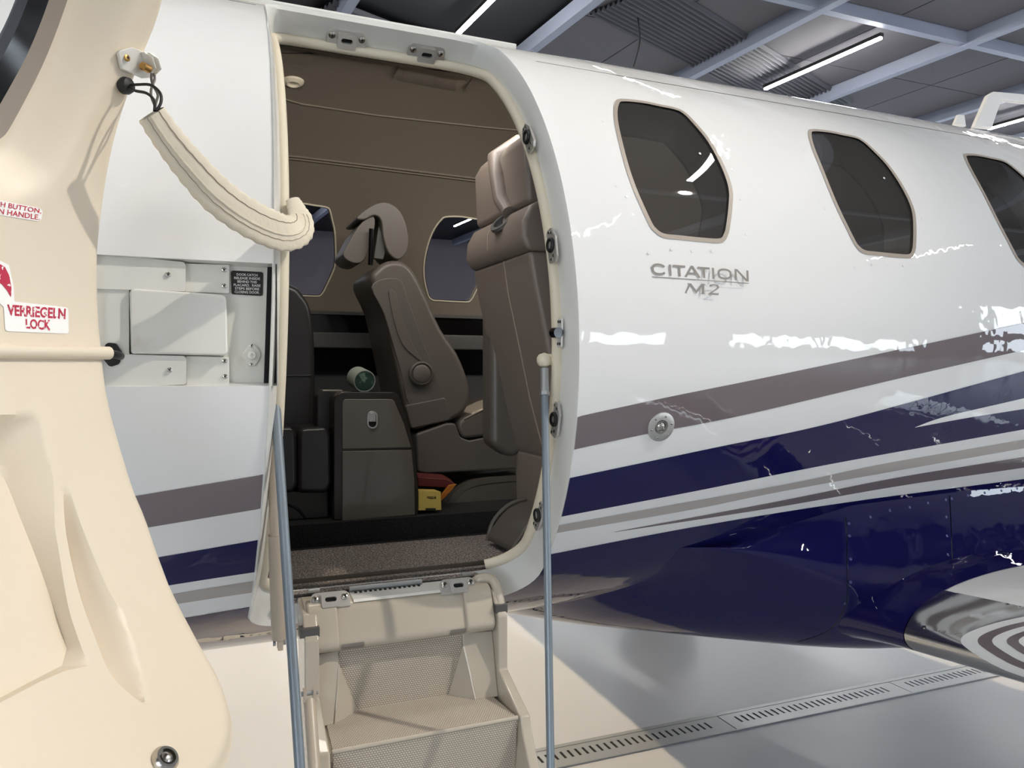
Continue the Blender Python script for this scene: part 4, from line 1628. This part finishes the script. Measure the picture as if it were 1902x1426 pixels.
# cabin floor
SILL = 1.005
cf = MB().box((CX0, -.455, SILL - .05), (1.2, -.055, SILL)).build('entry_carpet', m_carpet, jet, bevel=(.006, 2), label='brown speckled entry carpet')
MB().box((CX0, -.055, SILL - .05), (CX1, .43, SILL - .004)).build('aisle_carpet', m_carpet_black, jet, label='black aisle carpet')
CY = .01
RF = float(PY(700, 961, CY)[2])
MB().box((CX0, CY - .03, SILL - .004), (CX1, .47, RF)).build('raised_floor', m_carpet_black, jet, label='raised black carpeted floor edge')
MB().box((CX0, -.41, .93), (CX1, .41, .955)).build('floor_board', m_liner_low, jet)
MB().box((1.2, -.45, SILL - .05), (CX1, -.055, SILL)).build('aft_carpet', m_carpet_black, jet)
# sill strip and carpet edging
MB().box((.185, -.492, SILL - .02), (.640, -.455, SILL)).build('entry_carpet_lip', m_carpet, cf, bevel=(.004, 2))
MB().tube([(x, -.494, SILL - .003) for x in np.linspace(.19, .64, 12)], .0035, 8).build('carpet_edging', m_dark, cf, smooth=True)


def yprism(name, px, y0, y1, mat, parent, bevel=(.015, 4), label=None):
    """side profile given where it stands at depth y0, carried back to y1"""
    P = [PY(x, y, y0) for x, y in px]
    return MB().prism(P, (0, y1 - y0, 0)).build(name, mat, parent, bevel=bevel, label=label)


# ------------------------------------------------------------------ far cabin seat
SY = .19
seat = empty('cabin_seat', (.75, .32, RF), 'dark taupe leather cabin seat with a round side button, between cabinet and tall seat', 'seat')
BACK = catmull([(690, 520), (700, 498), (722, 484), (750, 486), (770, 505), (792, 548), (820, 610), (850, 655), (870, 704), (874, 735), (866, 762), (842, 780), (800, 790), (764, 796), (748, 735), (732, 660), (714, 575)], 3, True)
bk = yprism('backrest', BACK, SY, .50, m_seat_dark, seat, (.02, 4))
P = [PY(x, y, SY - .001) for x, y in catmull([(690, 534), (712, 517), (745, 520), (757, 552), (789, 640), (812, 700), (820, 738), (800, 746), (760, 752), (747, 700), (730, 640), (712, 580)], 3, True)]
sh = MB().prism(P, (0, .014, 0)).build('side_shell', m_plastic, bk, bevel=(.004, 3))
P = [PY(x, y, SY - .005) for x, y in catmull([(722, 540), (736, 545), (742, 572), (765, 634), (784, 670), (770, 662), (748, 640), (733, 600)], 3, True)]
MB().prism(P, (0, .01, 0)).build('side_inlay', m_seat_dark, sh, bevel=(.003, 2))
c = PY(781, 694, SY - .002)
kn = MB().lathe(c, (0, -1, 0), [(0, .040), (.012, .040), (.018, .034), (.012, .032), (.011, 0)], 40).build('recline_knob', m_plastic, bk, smooth=True, label='round side button')
MB().lathe(c, (0, -1, 0), [(.008, .030), (.015, .029), (.019, .022), (.0195, 0)], 36).build('knob_cap', m_seat_dark, kn, smooth=True)
yprism('lumbar_panel', rounded([(752, 752), (828, 737), (838, 780), (764, 797)], 6, 4), SY - .003, SY + .02, m_plastic, seat, (.006, 3))
yprism('seat_base', rounded([(773, 806), (830, 786), (846, 786), (856, 812), (872, 818), (912, 810), (985, 792), (1000, 868), (790, 880), (776, 876)], [8, 6, 6, 10, 10, 6, 4, 4, 6, 6], 4), SY - .01, .46, m_plastic, seat, (.012, 3))
yprism('seat_cushion', catmull([(852, 790), (862, 776), (900, 758), (940, 744), (1000, 735), (1010, 790), (960, 800), (900, 810), (866, 814), (856, 806)], 3, True), SY - .012, .48, m_seat_dark, seat, (.012, 3))
MB().tube([PY(x, y, SY - .012) for x, y in catmull([(862, 778), (900, 760), (940, 746), (1000, 737)], 5)], .002, 8).build('piping', m_seam, seat, smooth=True)
arch = yprism('seat_plinth', catmull([(832, 950), (848, 925), (870, 906), (905, 897), (960, 892), (1020, 890), (1020, 944), (960, 946)], 3, True), SY - .02, .40, m_plastic, seat, (.008, 3))
A = catmull([(824, 950), (838, 922), (862, 900), (895, 889), (960, 884), (1020, 882)], 5)
B = catmull([(836, 949), (849, 926), (871, 907), (905, 898), (960, 893), (1020, 891)], 5)
MB().prism([PY(x, y, SY - .022) for x, y in A + B[::-1]], (0, .05, 0)).build('arch_trim', M('satin_metal', lin(150, 144, 136), .35, .8), arch)
# headrest: pad with a hanging flap
hd = yprism('headrest', catmull([(662, 405), (676, 391), (700, 377), (722, 376), (744, 392), (757, 425), (758, 462), (742, 482), (722, 470), (712, 440), (708, 410), (696, 400), (676, 408)], 3, True), SY + .06, .44, m_seat_dark, seat, (.016, 4))
yprism('headrest_flap', catmull([(690, 398), (697, 415), (688, 452), (676, 484), (655, 488), (637, 474), (648, 450), (666, 420)], 3, True), SY + .07, .42, m_seat_dark, hd, (.012, 3))
MB().tube([PY(688, 492, .24), PY(690, 425, .24)], .008, 10).build('headrest_post', m_gloss_black, hd, smooth=True)
yprism('headrest_bracket', [(694, 480), (700, 440), (704, 420), (712, 440), (716, 470), (712, 482)], SY + .08, SY + .10, m_ledge, hd, (.003, 2))

# ------------------------------------------------------------------ near cabin seat, its back towards the entry
NY0, NY1 = -.10, -.50
ns = empty('cabin_seat', (.93, -.28, SILL), 'tall taupe leather cabin seat seen from behind at the right of the doorway', 'seat')


def xz(px, Y=NY0):
    return [PY(x, y, Y) for x, y in px]


def back_prism(name, px, thick, mat, parent, y0=NY0, y1=NY1, bevel=(.02, 4), label=None):
    """rear edge line given in the picture; gives a slab of the seat's width"""
    L = xz(px)
    P = L + [p + np.array([thick if np.isscalar(thick) else thick[i], 0, 0]) for i, p in reversed(list(enumerate(L)))]
    P = [np.array([p[0], y0, p[2]]) for p in P]
    return MB().prism(P, (0, y1 - y0, 0)).build(name, mat, parent, bevel=bevel, label=label)


hp = back_prism('headrest', [(884, 425), (882, 380), (880, 330), (890, 312), (906, 298), (930, 290)], [.10, .12, .12, .10, .07, .03], m_seat, ns, NY0 - .0, -.47, (.018, 4))
A = xz([(905, 304), (920, 290), (935, 281)])
MB().tube([np.array([p[0] - .004, NY0 - .09 - .02 * i, p[2] - .01]) for i, p in enumerate(A)] + [np.array([.765, -.27, 2.06]), np.array([.762, -.30, 2.0]), np.array([.762, -.32, 1.94]), np.array([.766, -.36, 1.90])], [.012, .018, .022, .024, .024, .022, .018], 12).build('headrest_roll', m_seat, hp, smooth=True)
cap = back_prism('back_cap', [(876, 503), (866, 482), (868, 455), (880, 432), (905, 420)], [.13, .15, .16, .15, .12], m_seat, ns, NY0 + .01, NY1 - .005, (.02, 4))
bk = back_prism('backrest', [(962, 842), (948, 828), (926, 740), (905, 640), (888, 560), (878, 503)], .13, m_seat, ns, NY0, NY1, (.02, 4))
lx = [(952, 838), (926, 740), (905, 640), (888, 560), (880, 505)]
MB().tube([PY(x, y, NY0) + np.array([-.002, -.235, 0]) for x, y in lx], .0022, 8).build('stitch_seam', m_seam, bk, smooth=True)
MB().tube([PY(x, y, NY0) + np.array([-.003, -.17 , 0]) for x, y in [(878, 500), (868, 480), (869, 455), (880, 434)]], .002, 8).build('stitch_seam', m_seam, cap, smooth=True)
# belt opening in the cap
c = np.array([.755, -.345, 1.873])
bo = MB().lathe(c, (-.7, -.2, .65), [(0, .036), (.008, .034), (.008, .024), (-.004, .022), (-.004, 0)], 24).build('belt_guide', m_ledge, cap, smooth=True, label='shiny belt guide')
MB().lathe(c, (-.7, -.2, .65), [(.0, .021), (.001, .021), (.001, 0)], 20).build('belt_slot', m_hole, bo)
MB().prism([(.80, -.15, 1.80), (.80, -.15, 1.28), (.86, -.15, 1.24), (.93, -.15, 1.26), (.87, -.15, 1.80)], (0, .09, 0)).build('front_bolster', m_seat_dark, ns, bevel=(.02, 3))
back_prism('lower_shell', [(954, 940), (951, 880), (950, 832)], .16, m_seat, ns, NY0 - .02, -.40, (.012, 3))
MB().box((.98, -.45, 1.16), (1.32, -.08, 1.36)).build('seat_cushion', m_seat_dark, ns, bevel=(.04, 4))
pl = catmull([(908, 1004), (918, 972), (940, 946), (968, 932), (1010, 926), (1060, 930), (1060, 1000), (1000, 1004)], 3, True)
PP = [PY(x, y, -.20) for x, y in pl]
MB().prism(PP, (0, -.18, 0)).build('seat_plinth', m_plastic, ns, bevel=(.008, 3))
P = [PY(x, y, -.199) for x, y in catmull([(905, 1004), (915, 970), (938, 943), (966, 929), (1005, 923)], 4)]
MB().tube(P, .006, 8).build('arch_trim', m_seat_dark, ns, smooth=True)

# ------------------------------------------------------------------ dark side seat left of the cabinet
ls = empty('side_seat', (.27, .3, RF), 'black leather side facing seat at the left inside the doorway', 'seat')
yprism('backrest', catmull([(470, 520), (540, 528), (562, 545), (578, 575), (585, 640), (586, 720), (584, 790), (540, 806), (470, 806)], 3, True), .22, .50, m_black_leather, ls, (.02, 4))
MB().tube([PY(x, y, .218) for x, y in [(470, 699), (530, 698), (578, 697)]], .002, 8).build('stitch_seam', m_dark, ls, smooth=True)
for x0, x1 in ((470, 552), (553, 616)):
    yprism('seat_cushion', rounded([(x0, 796), (x1 - 8, 793), (x1, 806), (x1 + 1, 900), (x1 - 8, 916), (x0, 916)], [16, 14, 14, 14, 10, 10], 4), .03, .40, m_black_leather, ls, (.03, 5))
bs = yprism('seat_base', [(470, 912), (609, 912), (609, 964), (470, 976)], .08, .38, m_ledge, ls, (.003, 2))
P = [PY(x, y, .079) for x, y in catmull([(530, 935), (552, 945), (566, 960), (575, 972)], 5)]
MB().tube(P, .004, 8).build('arch_trim', m_dark, bs, smooth=True)

# ------------------------------------------------------------------ refreshment cabinet
cb = empty('refreshment_cabinet', (.53, .28, RF), 'glossy taupe cabinet with a steel latch between the cabin seats', 'cabinet')
body = yprism('body', rounded([(620, 966), (620, 728), (738, 728), (757, 775), (771, 838), (777, 900), (777, 958)], [2, 20, 14, 30, 30, 30, 2], 5), CY, .165, m_cab_dark, cb, (.004, 3))
dup = yprism('door', rounded([(636, 834), (636, 741), (731, 741), (750, 785), (764, 831)], [2, 8, 8, 40, 2], 4), CY - .006, CY + .01, m_cab, cb, (.002, 2))
dlo = yprism('door', rounded([(636, 968), (636, 838), (765, 835), (770, 890), (771, 956)], [2, 2, 2, 30, 2], 4), CY - .006, CY + .01, m_cab, cb, (.002, 2))
P = [PY(x, y, CY - .009) for x, y in rounded([(682, 796), (682, 763), (702, 763), (702, 796)], 9.5, 6)]
lt_ = MB().prism(P, (0, .004, 0)).build('latch', m_chrome, dup, bevel=(.0008, 2), label='steel push latch')
P = [PY(x, y, CY - .0095) for x, y in rounded([(685, 793), (685, 766), (699, 766), (699, 793)], 6.8, 6)]
MB().prism(P, (0, .002, 0)).build('latch_well', m_hole, dup)
P = [PY(x, y, CY - .013) for x, y in rounded([(685.5, 783), (685.5, 766), (698.5, 766), (698.5, 783)], [1, 6, 6, 1], 5)]
MB().prism(P, (0, .005, 0)).build('latch_button', m_chrome, dup, bevel=(.0008, 2))
yprism('side_wing', rounded([(588, 800), (588, 735), (600, 724), (640, 724), (640, 800)], [4, 8, 4, 4, 4], 4), CY + .08, .165, m_black_leather, cb, (.008, 3))

# cup lying on the cabinet
c0 = PY(671, 708, CY + .07)
c0[2] = PY(680, 728, CY)[2] + .036
ax = np.array([.10, -1.0, -.16])
ax /= np.linalg.norm(ax)
cup = empty('paper_cup', (c0[0], c0[1], c0[2] - .034), 'paper cup with green marble print lying on the cabinet top', 'cup')
MB().lathe(c0 - ax * .035, ax, [(0, .028), (0, .0335), (.066, .0335), (.069, .032), (.069, .030), (.066, .029)], 36).build('cup_wall', m_cup, cup, smooth=True)
MB().lathe(c0 - ax * .035, ax, [(.060, .0), (.060, .0290), (.0675, .0290), (.0675, 0)], 36).build('cup_base', m_marble, cup)

# things on the floor beside the cabinet
yb = CY - .0
P = [PY(x, y, yb) for x, y in [(778, 948), (778, 912), (819, 913), (820, 947)]]
bx_ = empty('tea_box', (P[0][0] + .03, yb + .03, RF), 'small yellow carton standing on the floor beside the cabinet', 'box')
tb = MB().prism(P, (-.004, .055, 0)).build('carton', m_yellow, bx_, bevel=(.0012, 2))
fnb = lambda x, y: PY(x, y, yb - .0006)
MB().prism([PY(x, y, yb - .0006) for x, y in [(790.5, 947.2), (790.5, 943.5), (809.5, 943.5), (809.5, 947.0)]], (0, .0004, 0)).build('print_bar', m_black_print, tb)
for y_, x0, x1 in ((922.5, 793, 806), (924.5, 793, 806), (925.8, 797, 806)):
    MB().prism([fnb(x0, y_ + .5), fnb(x0, y_ - .4), fnb(x1, y_ - .3), fnb(x1, y_ + .6)], (0, .0003, 0)).build('print_line', m_cab_dark, tb)
MB().prism([fnb(806.5, 926), fnb(808, 920), fnb(810.5, 926)], (0, .0003, 0)).build('print_line', m_cab_dark, tb)
o = MB().prism([PY(776, 903, .09), PY(776, 886, .09), PY(830, 890, .09), PY(846, 899, .09), PY(836, 906, .09)], (0, .05, .01)).build('red_folder', m_redcard, bevel=(.002, 2))
tag(o, 'dark red folder lying behind the yellow carton', 'folder')
o = MB().prism([PY(820, 930, .07), PY(818, 922, .07), PY(835, 901, .07), PY(848, 899, .07), PY(838, 912, .07)], (0, .012, .0)).build('orange_booklet', m_orange, bevel=(.001, 2))
tag(o, 'orange booklet leaning behind the yellow carton', 'booklet')

# ------------------------------------------------------------------ folding airstair
SX_L, SX_R = .215, .665
prof = catmull([(-.455, .998), (-.52, 1.000), (-.546, .997), (-.562, .988), (-.572, .970), (-.588, .935), (-.594, .918), (-.588, .905), (-.572, .899), (-.56, .897)], 4)
V, Fc = [], []
xsn = [.222, .226, .29, .294, .560, .564, .632, .636]
m = len(prof)
for i, X in enumerate(xsn):
    dd = -.010 if (i in (0, 1, 2, 5, 6, 7) and False) else 0
    V += [(X, y, z) for y, z in prof]
Fc = [(i * m + j, (i + 1) * m + j, (i + 1) * m + j + 1, i * m + j + 1) for i in range(len(xsn) - 1) for j in range(m - 1)]
stair = mesh('airstair', V, Fc, m_stair, jet, smooth=True, label='taupe folding entry stair', flip=True)
so = stair.modifiers.new('solid', 'SOLIDIFY')
so.thickness = .008
so.offset = -1


def bulge(x0, x1, name):
    pf = [(y - .008, z + .005) for y, z in prof[8:]]
    n_ = len(pf)
    V = [(x0, y, z) for y, z in pf] + [(x1, y, z) for y, z in pf]
    inner = [(x0, y + .03, z - .006) for y, z in pf] + [(x1, y + .03, z - .006) for y, z in pf]
    b = MB()
    poly = [(x0, y, z) for y, z in pf] + [(x0, -.53, pf[-1][1]), (x0, -.53, pf[0][1])]
    return b.prism(poly, (x1 - x0, 0, 0)).build(name, m_stair, stair, bevel=(.006, 3))


bulge(.226, .288, 'corner_cover')
bulge(.568, .636, 'corner_cover')
# white strip and hinge rod along the sill
MB().add([(x, y, z) for x in (.325, .545) for y, z in ((-.500, 1.003), (-.552, .998), (-.560, .994))], [(0, 1, 4, 3), (1, 2, 5, 4)]).build('sill_strip', m_jamb, stair)
MB().tube([(.325, -.505, 1.008), (.49, -.505, 1.008)], .0065, 12).build('hinge_rod', m_steel, stair, smooth=True)
k_ = MB()
for i in range(14):
    k_.box((.335 + i * .011, -.518, 1.001), (.340 + i * .011, -.511, 1.004))
tag(k_.build('hinge_knuckles', m_dark, stair), kind='stuff')
for X in (.276, .560):
    slot_latch((X, -.555, 1.000), (1, 0, 0), (0, .58, .815), (0, -.815, .58), 1.15, stair)
# clear wear plates on the apron
for x0, x1 in ((.292, .340), (.530, .566)):
    pf = [(y - .0015, z + .001) for y, z in prof[-13:]]
    V = [(x, y, z) for x in (x0, x1) for y, z in pf]
    n_ = len(pf)
    mesh('wear_plate', V, [(i, i + n_, i + 1 + n_, i + 1) for i in range(n_ - 1)], M('brushed_plate', lin(150, 146, 140), .3, .6), stair, smooth=True)
TZ = .76


def mat_mesh(name, P, uvs, parent, th=.004):
    o = mesh(name, P, [tuple(range(len(P)))], m_mat, parent, uv=uvs)
    s_ = o.modifiers.new('solid', 'SOLIDIFY')
    s_.thickness = th
    s_.offset = 0
    return o


# riser mat
rp = [(.291, -.562, .903), (.566, -.562, .903), (.566, -.5635, .862), (.536, -.5585, TZ), (.332, -.5585, TZ), (.291, -.5635, .862)]
mat_mesh('riser_mat', rp, [(p[0], p[2]) for p in rp], stair)
MB().prism([(p[0], p[1] + .004, p[2]) for p in [(.22, -.56, .905), (.655, -.56, .905), (.655, -.545, .60), (.22, -.545, .60)]], (0, .012, 0)).build('riser_panel', m_stair, stair)
# cheek panels and gussets
for sgn, xo, xi, xb, xm in ((1, .245, .2905, .276, .333), (-1, .637, .5665, .584, .535)):
    top_o, top_i = np.array([xo, -.574, .897]), np.array([xi, -.570, .899])
    apex = np.array([xi, -.574, .872])
    bot_i, bot_o = np.array([xb, -.607, TZ]), np.array([xo, -.610, TZ])
    matc = np.array([xm, -.562, TZ])
    back = np.array([0, .03, 0])
    P = [top_o, top_i, apex, bot_i, bot_o]
    MB().prism(P, back).build('cheek_panel', m_stair, stair, bevel=(.0025, 2))
    G = [apex + np.array([0, .001, 0]), bot_i, matc, apex + back * .4, bot_i + back]
    MB().add(G, [(0, 1, 2), (0, 2, 3), (3, 2, 4), (1, 4, 2), (0, 3, 4), (0, 4, 1)] if sgn > 0 else [(2, 1, 0), (3, 2, 0), (4, 2, 3), (2, 4, 1), (4, 3, 0), (1, 4, 0)]).build('gusset', m_stair, stair)
    MB().tube([apex + np.array([0, -.001, 0]), bot_i + np.array([0, -.001, .002])], .0022, 8).build('gusset_edge', m_stair, stair, smooth=True)
# treads
def tread(z, yb_, yf, x0, x1, name='tread'):
    P = [(x0 + .012, yb_, z), (x1 - .012, yb_, z), (x1, yf, z), (x0, yf, z)]
    o = MB().prism([(p[0], p[1], p[2] - .022) for p in P], (0, 0, .020)).build(name, m_stair, stair, bevel=(.004, 2))
    Q = [(x0 + .018, yb_, z), (x1 - .02, yb_, z), (x1 - .006, yf - .001, z), (x0 + .006, yf - .001, z)]
    mat_mesh('tread_mat', Q, [(p[0], p[1]) for p in Q], o)
    S = [(x0 + .006, yf - .0015, z), (x1 - .006, yf - .0015, z), (x1 - .012, yf + .012, z - .20), (x0 + .012, yf + .012, z - .20)]
    mat_mesh('riser_mat', S, [(p[0], p[2]) for p in S], o)
    MB().tube([(x0 + .004, yf - .001, z), (x1 - .004, yf - .001, z)], .005, 10).build('nosing', m_stair, o, smooth=True)
    return o


tread(TZ, -.545, -.722, .246, .640)
tread(.50, -.700, -.90, .250, .640)
tread(.25, -.88, -1.06, .250, .640)
for x0, x1 in ((.215, .245), (.637, .660)):
    P = [(-.50, 1.0), (-.575, .985), (-.610, .94), (-.610, .82), (-.735, .765), (-.745, .735), (-.92, .47), (-1.10, .22), (-1.10, .0), (-1.05, .0), (-.99, .2), (-.80, .42), (-.60, .64), (-.52, .80)]
    MB().prism([(x0, y, z) for y, z in P], (x1 - x0, 0, 0)).build('stringer', m_stair, stair, bevel=(.004, 3))
for x0, x1, yy in ((.207, .2462, -.588), (.635, .662, -.588)):
    MB().box((x0, yy - .016, .945), (x1, yy + .012, .963)).build('black_band', m_ledge, stair)
# hinge arms at the sill
for pts in ([(.60, -.52, .985), (.62, -.535, 1.008), (.648, -.545, 1.004), (.652, -.575, .975), (.650, -.60, .93)],):
    MB().tube(catmull(pts, 5), .012, 10).build('hinge_arm', m_stair, stair, smooth=True)
for X in (.25, .60):
    MB().lathe((X - .012, -.50, 1.012), (1, 0, 0), [(0, .005), (.024, .005)], 12).build('hinge_pin', m_steel, stair, smooth=True)

# handrail tubes
r0, r1 = PY(1011, 700, -.735), PY(1024, 1500, -.93)
rail = MB().tube([r0, r1], .0078, 14).build('handrail', m_rod, jet, smooth=True, label='grey tube handrail at the rear of the stair')
dv = (r0 - r1) / np.linalg.norm(r0 - r1)
MB().tube([r0 - dv * .035, r0 + dv * .018], .0095, 14).build('rail_ferrule', m_steel, rail, smooth=True)
MB().lathe(r0 - dv * .040, dv, [(0, .011), (.008, .011)], 6).build('rail_nut', m_steel, rail)
kb = r0 + dv * .038
MB().lathe(kb - np.array([0, 0, .016]), (0, 0, 1), [(0, .006), (.004, .012), (.011, .0155), (.020, .0155), (.027, .011), (.031, 0)], 20).build('rail_knob', m_seal, rail, smooth=True)
MB().tube([kb, kb + np.array([.034, .006, 0])], .012, 12).build('rail_bracket', m_seal, rail, smooth=True)
r0, r1 = PY(510, 720, -.715), PY(562, 1500, -.93)
MB().tube([r0, r1], .0088, 14).build('handrail', m_rod, jet, smooth=True, label='grey tube handrail at the front of the stair')
# gas struts
a, b_, c = PY(507, 790, -.72), PY(513, 993, -.685), PY(519, 1184, -.645)
sr = MB().tube([b_, c], .0150, 18).build('gas_strut', m_strut, jet, smooth=True, label='taupe gas strut beside the stair')
MB().tube([a, b_], .0118, 16).build('strut_rod', m_strut, sr, smooth=True)
MB().box((c[0] - .004, c[1] - .012, c[2] - .022), (c[0] + .006, c[1] + .012, c[2])).build('strut_fork', m_strut, sr, bevel=(.001, 2))
for sx in (-.010, .009):
    MB().lathe((c[0] + sx - .002, c[1], c[2] - .010), (1, 0, 0), [(0, .005), (.005, .005)], 10).build('fork_bolt', m_steel, sr, smooth=True)
a, c = PY(575, 1300, -.69), PY(588, 1480, -.80)
s2 = MB().tube([a, c], .0115, 16).build('gas_strut', m_strut, jet, smooth=True, label='lower taupe gas strut on the stair side')
MB().box((a[0] - .012, a[1] - .008, a[2]), (a[0] - .006, a[1] + .008, a[2] + .022)).build('strut_fork', m_strut, s2)
MB().box((a[0] + .006, a[1] - .008, a[2]), (a[0] + .012, a[1] + .008, a[2] + .022)).build('strut_fork', m_strut, s2)
MB().lathe((a[0] - .016, a[1], a[2] + .014), (1, 0, 0), [(0, .0045), (.032, .0045)], 10).build('fork_bolt', m_steel, s2, smooth=True)

# ------------------------------------------------------------------ door restraint strap
strap = empty('door_strap', (.1, -.9, 1.75), 'cream leather covered restraint cable between open door and door frame', 'strap')
# bracket on the door
def dloc(x, y, lift):
    u, s = door_us(x, y)
    return np.array(door_pt(u, s, DR - lift))


hexa = rounded([(214, 92), (240, 85), (287, 103), (291, 122), (284, 141), (262, 143), (222, 126)], 5, 4)
P = [dloc(x, y, .006) for x, y in hexa]
nrm = np.array(DE) * 1.0
bp = MB().prism(P, -nrm * .005).build('bracket_plate', m_hinge, strap, bevel=(.001, 2), label='hexagonal cable bracket')
for (x, y) in ((262, 100), (272, 101)):
    q = [dloc(x - 4, y - 4, .006), dloc(x + 8, y + 33, .006)]
    mid_ = (q[0] + q[1]) / 2 + nrm * .016
    MB().prism([q[0], q[0] + nrm * .006, mid_ + (q[0] - q[1]) * .2, mid_ + (q[1] - q[0]) * .35, q[1] + nrm * .008, q[1]], np.array(DW) * .003).build('bracket_ear', m_hinge, bp, bevel=(.0006, 2))
h1, h2 = ScrewSet(), ScrewSet()
for x, y in ((229, 105), (282, 128)):
    screw(h1, h2, dloc(x, y, .006), nrm, .0048)
h1.build('bracket_screws', m_brass, bp, smooth=True)
h2.build('screw_slots', m_hole, bp)
MB().lathe(dloc(257, 120, .016), DW, [(-.004, .0058), (.008, .0058), (.010, .004), (.010, 0)], 16).build('bracket_bolt', m_brass, bp, smooth=True)
# sleeve
SLP = [PY(281, 212, -1.062), PY(312, 258, -1.045), PY(352, 308, -1.02), (PY(400, 360, -.985)), PY(450, 398, -.945), PY(500, 424, -.895), PY(535, 432, -.85), PY(556, 424, -.80), PY(560, 408, -.765), PY(552, 390, -.745), PY(544, 372, -.735)]
sl_path = catmull(SLP, 8)
SW = np.interp(np.linspace(0, 1, len(sl_path)), [0, .1, .3, .55, .68, .8, 1], [.019, .021, .028, .032, .029, .022, .013])
V, Fc, NP = [], [], 22
cdir = np.array([.10, -1.0, .0])
for i, p in enumerate(sl_path):
    p = np.array(p)
    t = np.array(sl_path[min(i + 1, len(sl_path) - 1)]) - np.array(sl_path[max(i - 1, 0)])
    t /= np.linalg.norm(t)
    f = cdir - t * (cdir @ t)
    f /= np.linalg.norm(f)
    s_ = np.cross(t, f)
    wv = 1 + .04 * math.sin(i * 1.9)
    for k in range(NP):
        a = 2 * math.pi * k / NP
        ca, sa = math.cos(a), math.sin(a)
        rx = SW[i] * wv * math.copysign(abs(ca) ** .85, ca)
        ry = .0080 * sa * (1 + .12 * math.sin(2 * a + i * .22))
        if 8 < k < 11:
            rx *= 1.06
        V.append(p + s_ * rx + f * ry)
for i in range(len(sl_path) - 1):
    for k in range(NP):
        Fc.append((i * NP + k, i * NP + (k + 1) % NP, (i + 1) * NP + (k + 1) % NP, (i + 1) * NP + k))
sleeve = mesh('sleeve', V, Fc, m_sleeve, strap, smooth=True, label='cream leather sleeve')
# overlapping flap edge along the sleeve with its stitch line
fl = []
for i, p in enumerate(sl_path[:62]):
    k = NP // 2 + 6
    fl.append(np.array(V[i * NP + k]) * .5 + np.array(V[i * NP + k - 1]) * .5)
for off, r_, mt in ((5, .0016, m_sleeve), (4, .0006, m_seam), (7, .0007, m_seam)):
    for base in (0,):
        L = []
        for i in range(0, len(sl_path) - 14):
            q = np.array(V[i * NP + off])
            L.append(q + np.array([0, -.0006, 0]))
        MB().tube(L, r_, 6).build('sleeve_seam', mt, sleeve, smooth=True)
# dark lining visible in the mouth
q0 = np.array(sl_path[0])
tt = np.array(sl_path[1]) - q0
tt /= np.linalg.norm(tt)
mesh('sleeve_mouth', [V[k] + tt * .004 for k in range(NP)], [tuple(range(NP))], m_dark, sleeve)
# twisted cable from the bracket into the sleeve
ca, cb_ = dloc(266, 130, .018), q0 + tt * .012
b = MB()
for ph in (0, math.pi):
    L = []
    for t in np.linspace(0, 1, 30):
        p = ca + (cb_ - ca) * t
        a = ph + t * 7
        L.append(p + .0045 * math.sin(math.pi * min(1, t * 1.1 + .1)) * (np.array([1, 0, 0]) * math.cos(a) + np.array([0, .5, .8]) * math.sin(a)))
    b.tube(L, .0018, 8)
b.build('steel_cable', m_cable, strap, smooth=True)
# black bungee loop and its button
bt = dloc(228, 160, .0)
bo = MB().lathe(bt, nrm, [(0, .011), (.006, .012), (.012, .010), (.014, .004), (.014, 0)], 22).build('bungee_button', m_dark, strap, smooth=True, label='black rubber button')
b0 = bt + nrm * .012
l1 = catmull([b0, PY(258, 157, -1.03), PY(280, 158, -1.045), PY(297, 172, -1.055), PY(299, 190, -1.060), PY(290, 206, -1.062)], 6)
l2 = catmull([b0, PY(250, 168, -1.03), PY(272, 173, -1.045), PY(286, 186, -1.055), PY(287, 206, -1.062)], 6)
b = MB()
b.tube(l1, .002, 8)
b.tube(l2, .002, 8)
b.build('bungee_cord', m_dark, strap, smooth=True)

# three levels at most: deeper pieces hang from their part directly
for o in list(bpy.data.objects):
    chain = [o]
    while chain[-1].parent is not None:
        chain.append(chain[-1].parent)
    if len(chain) > 3:
        o.parent = chain[-2]
        o.location = (0, 0, 0)
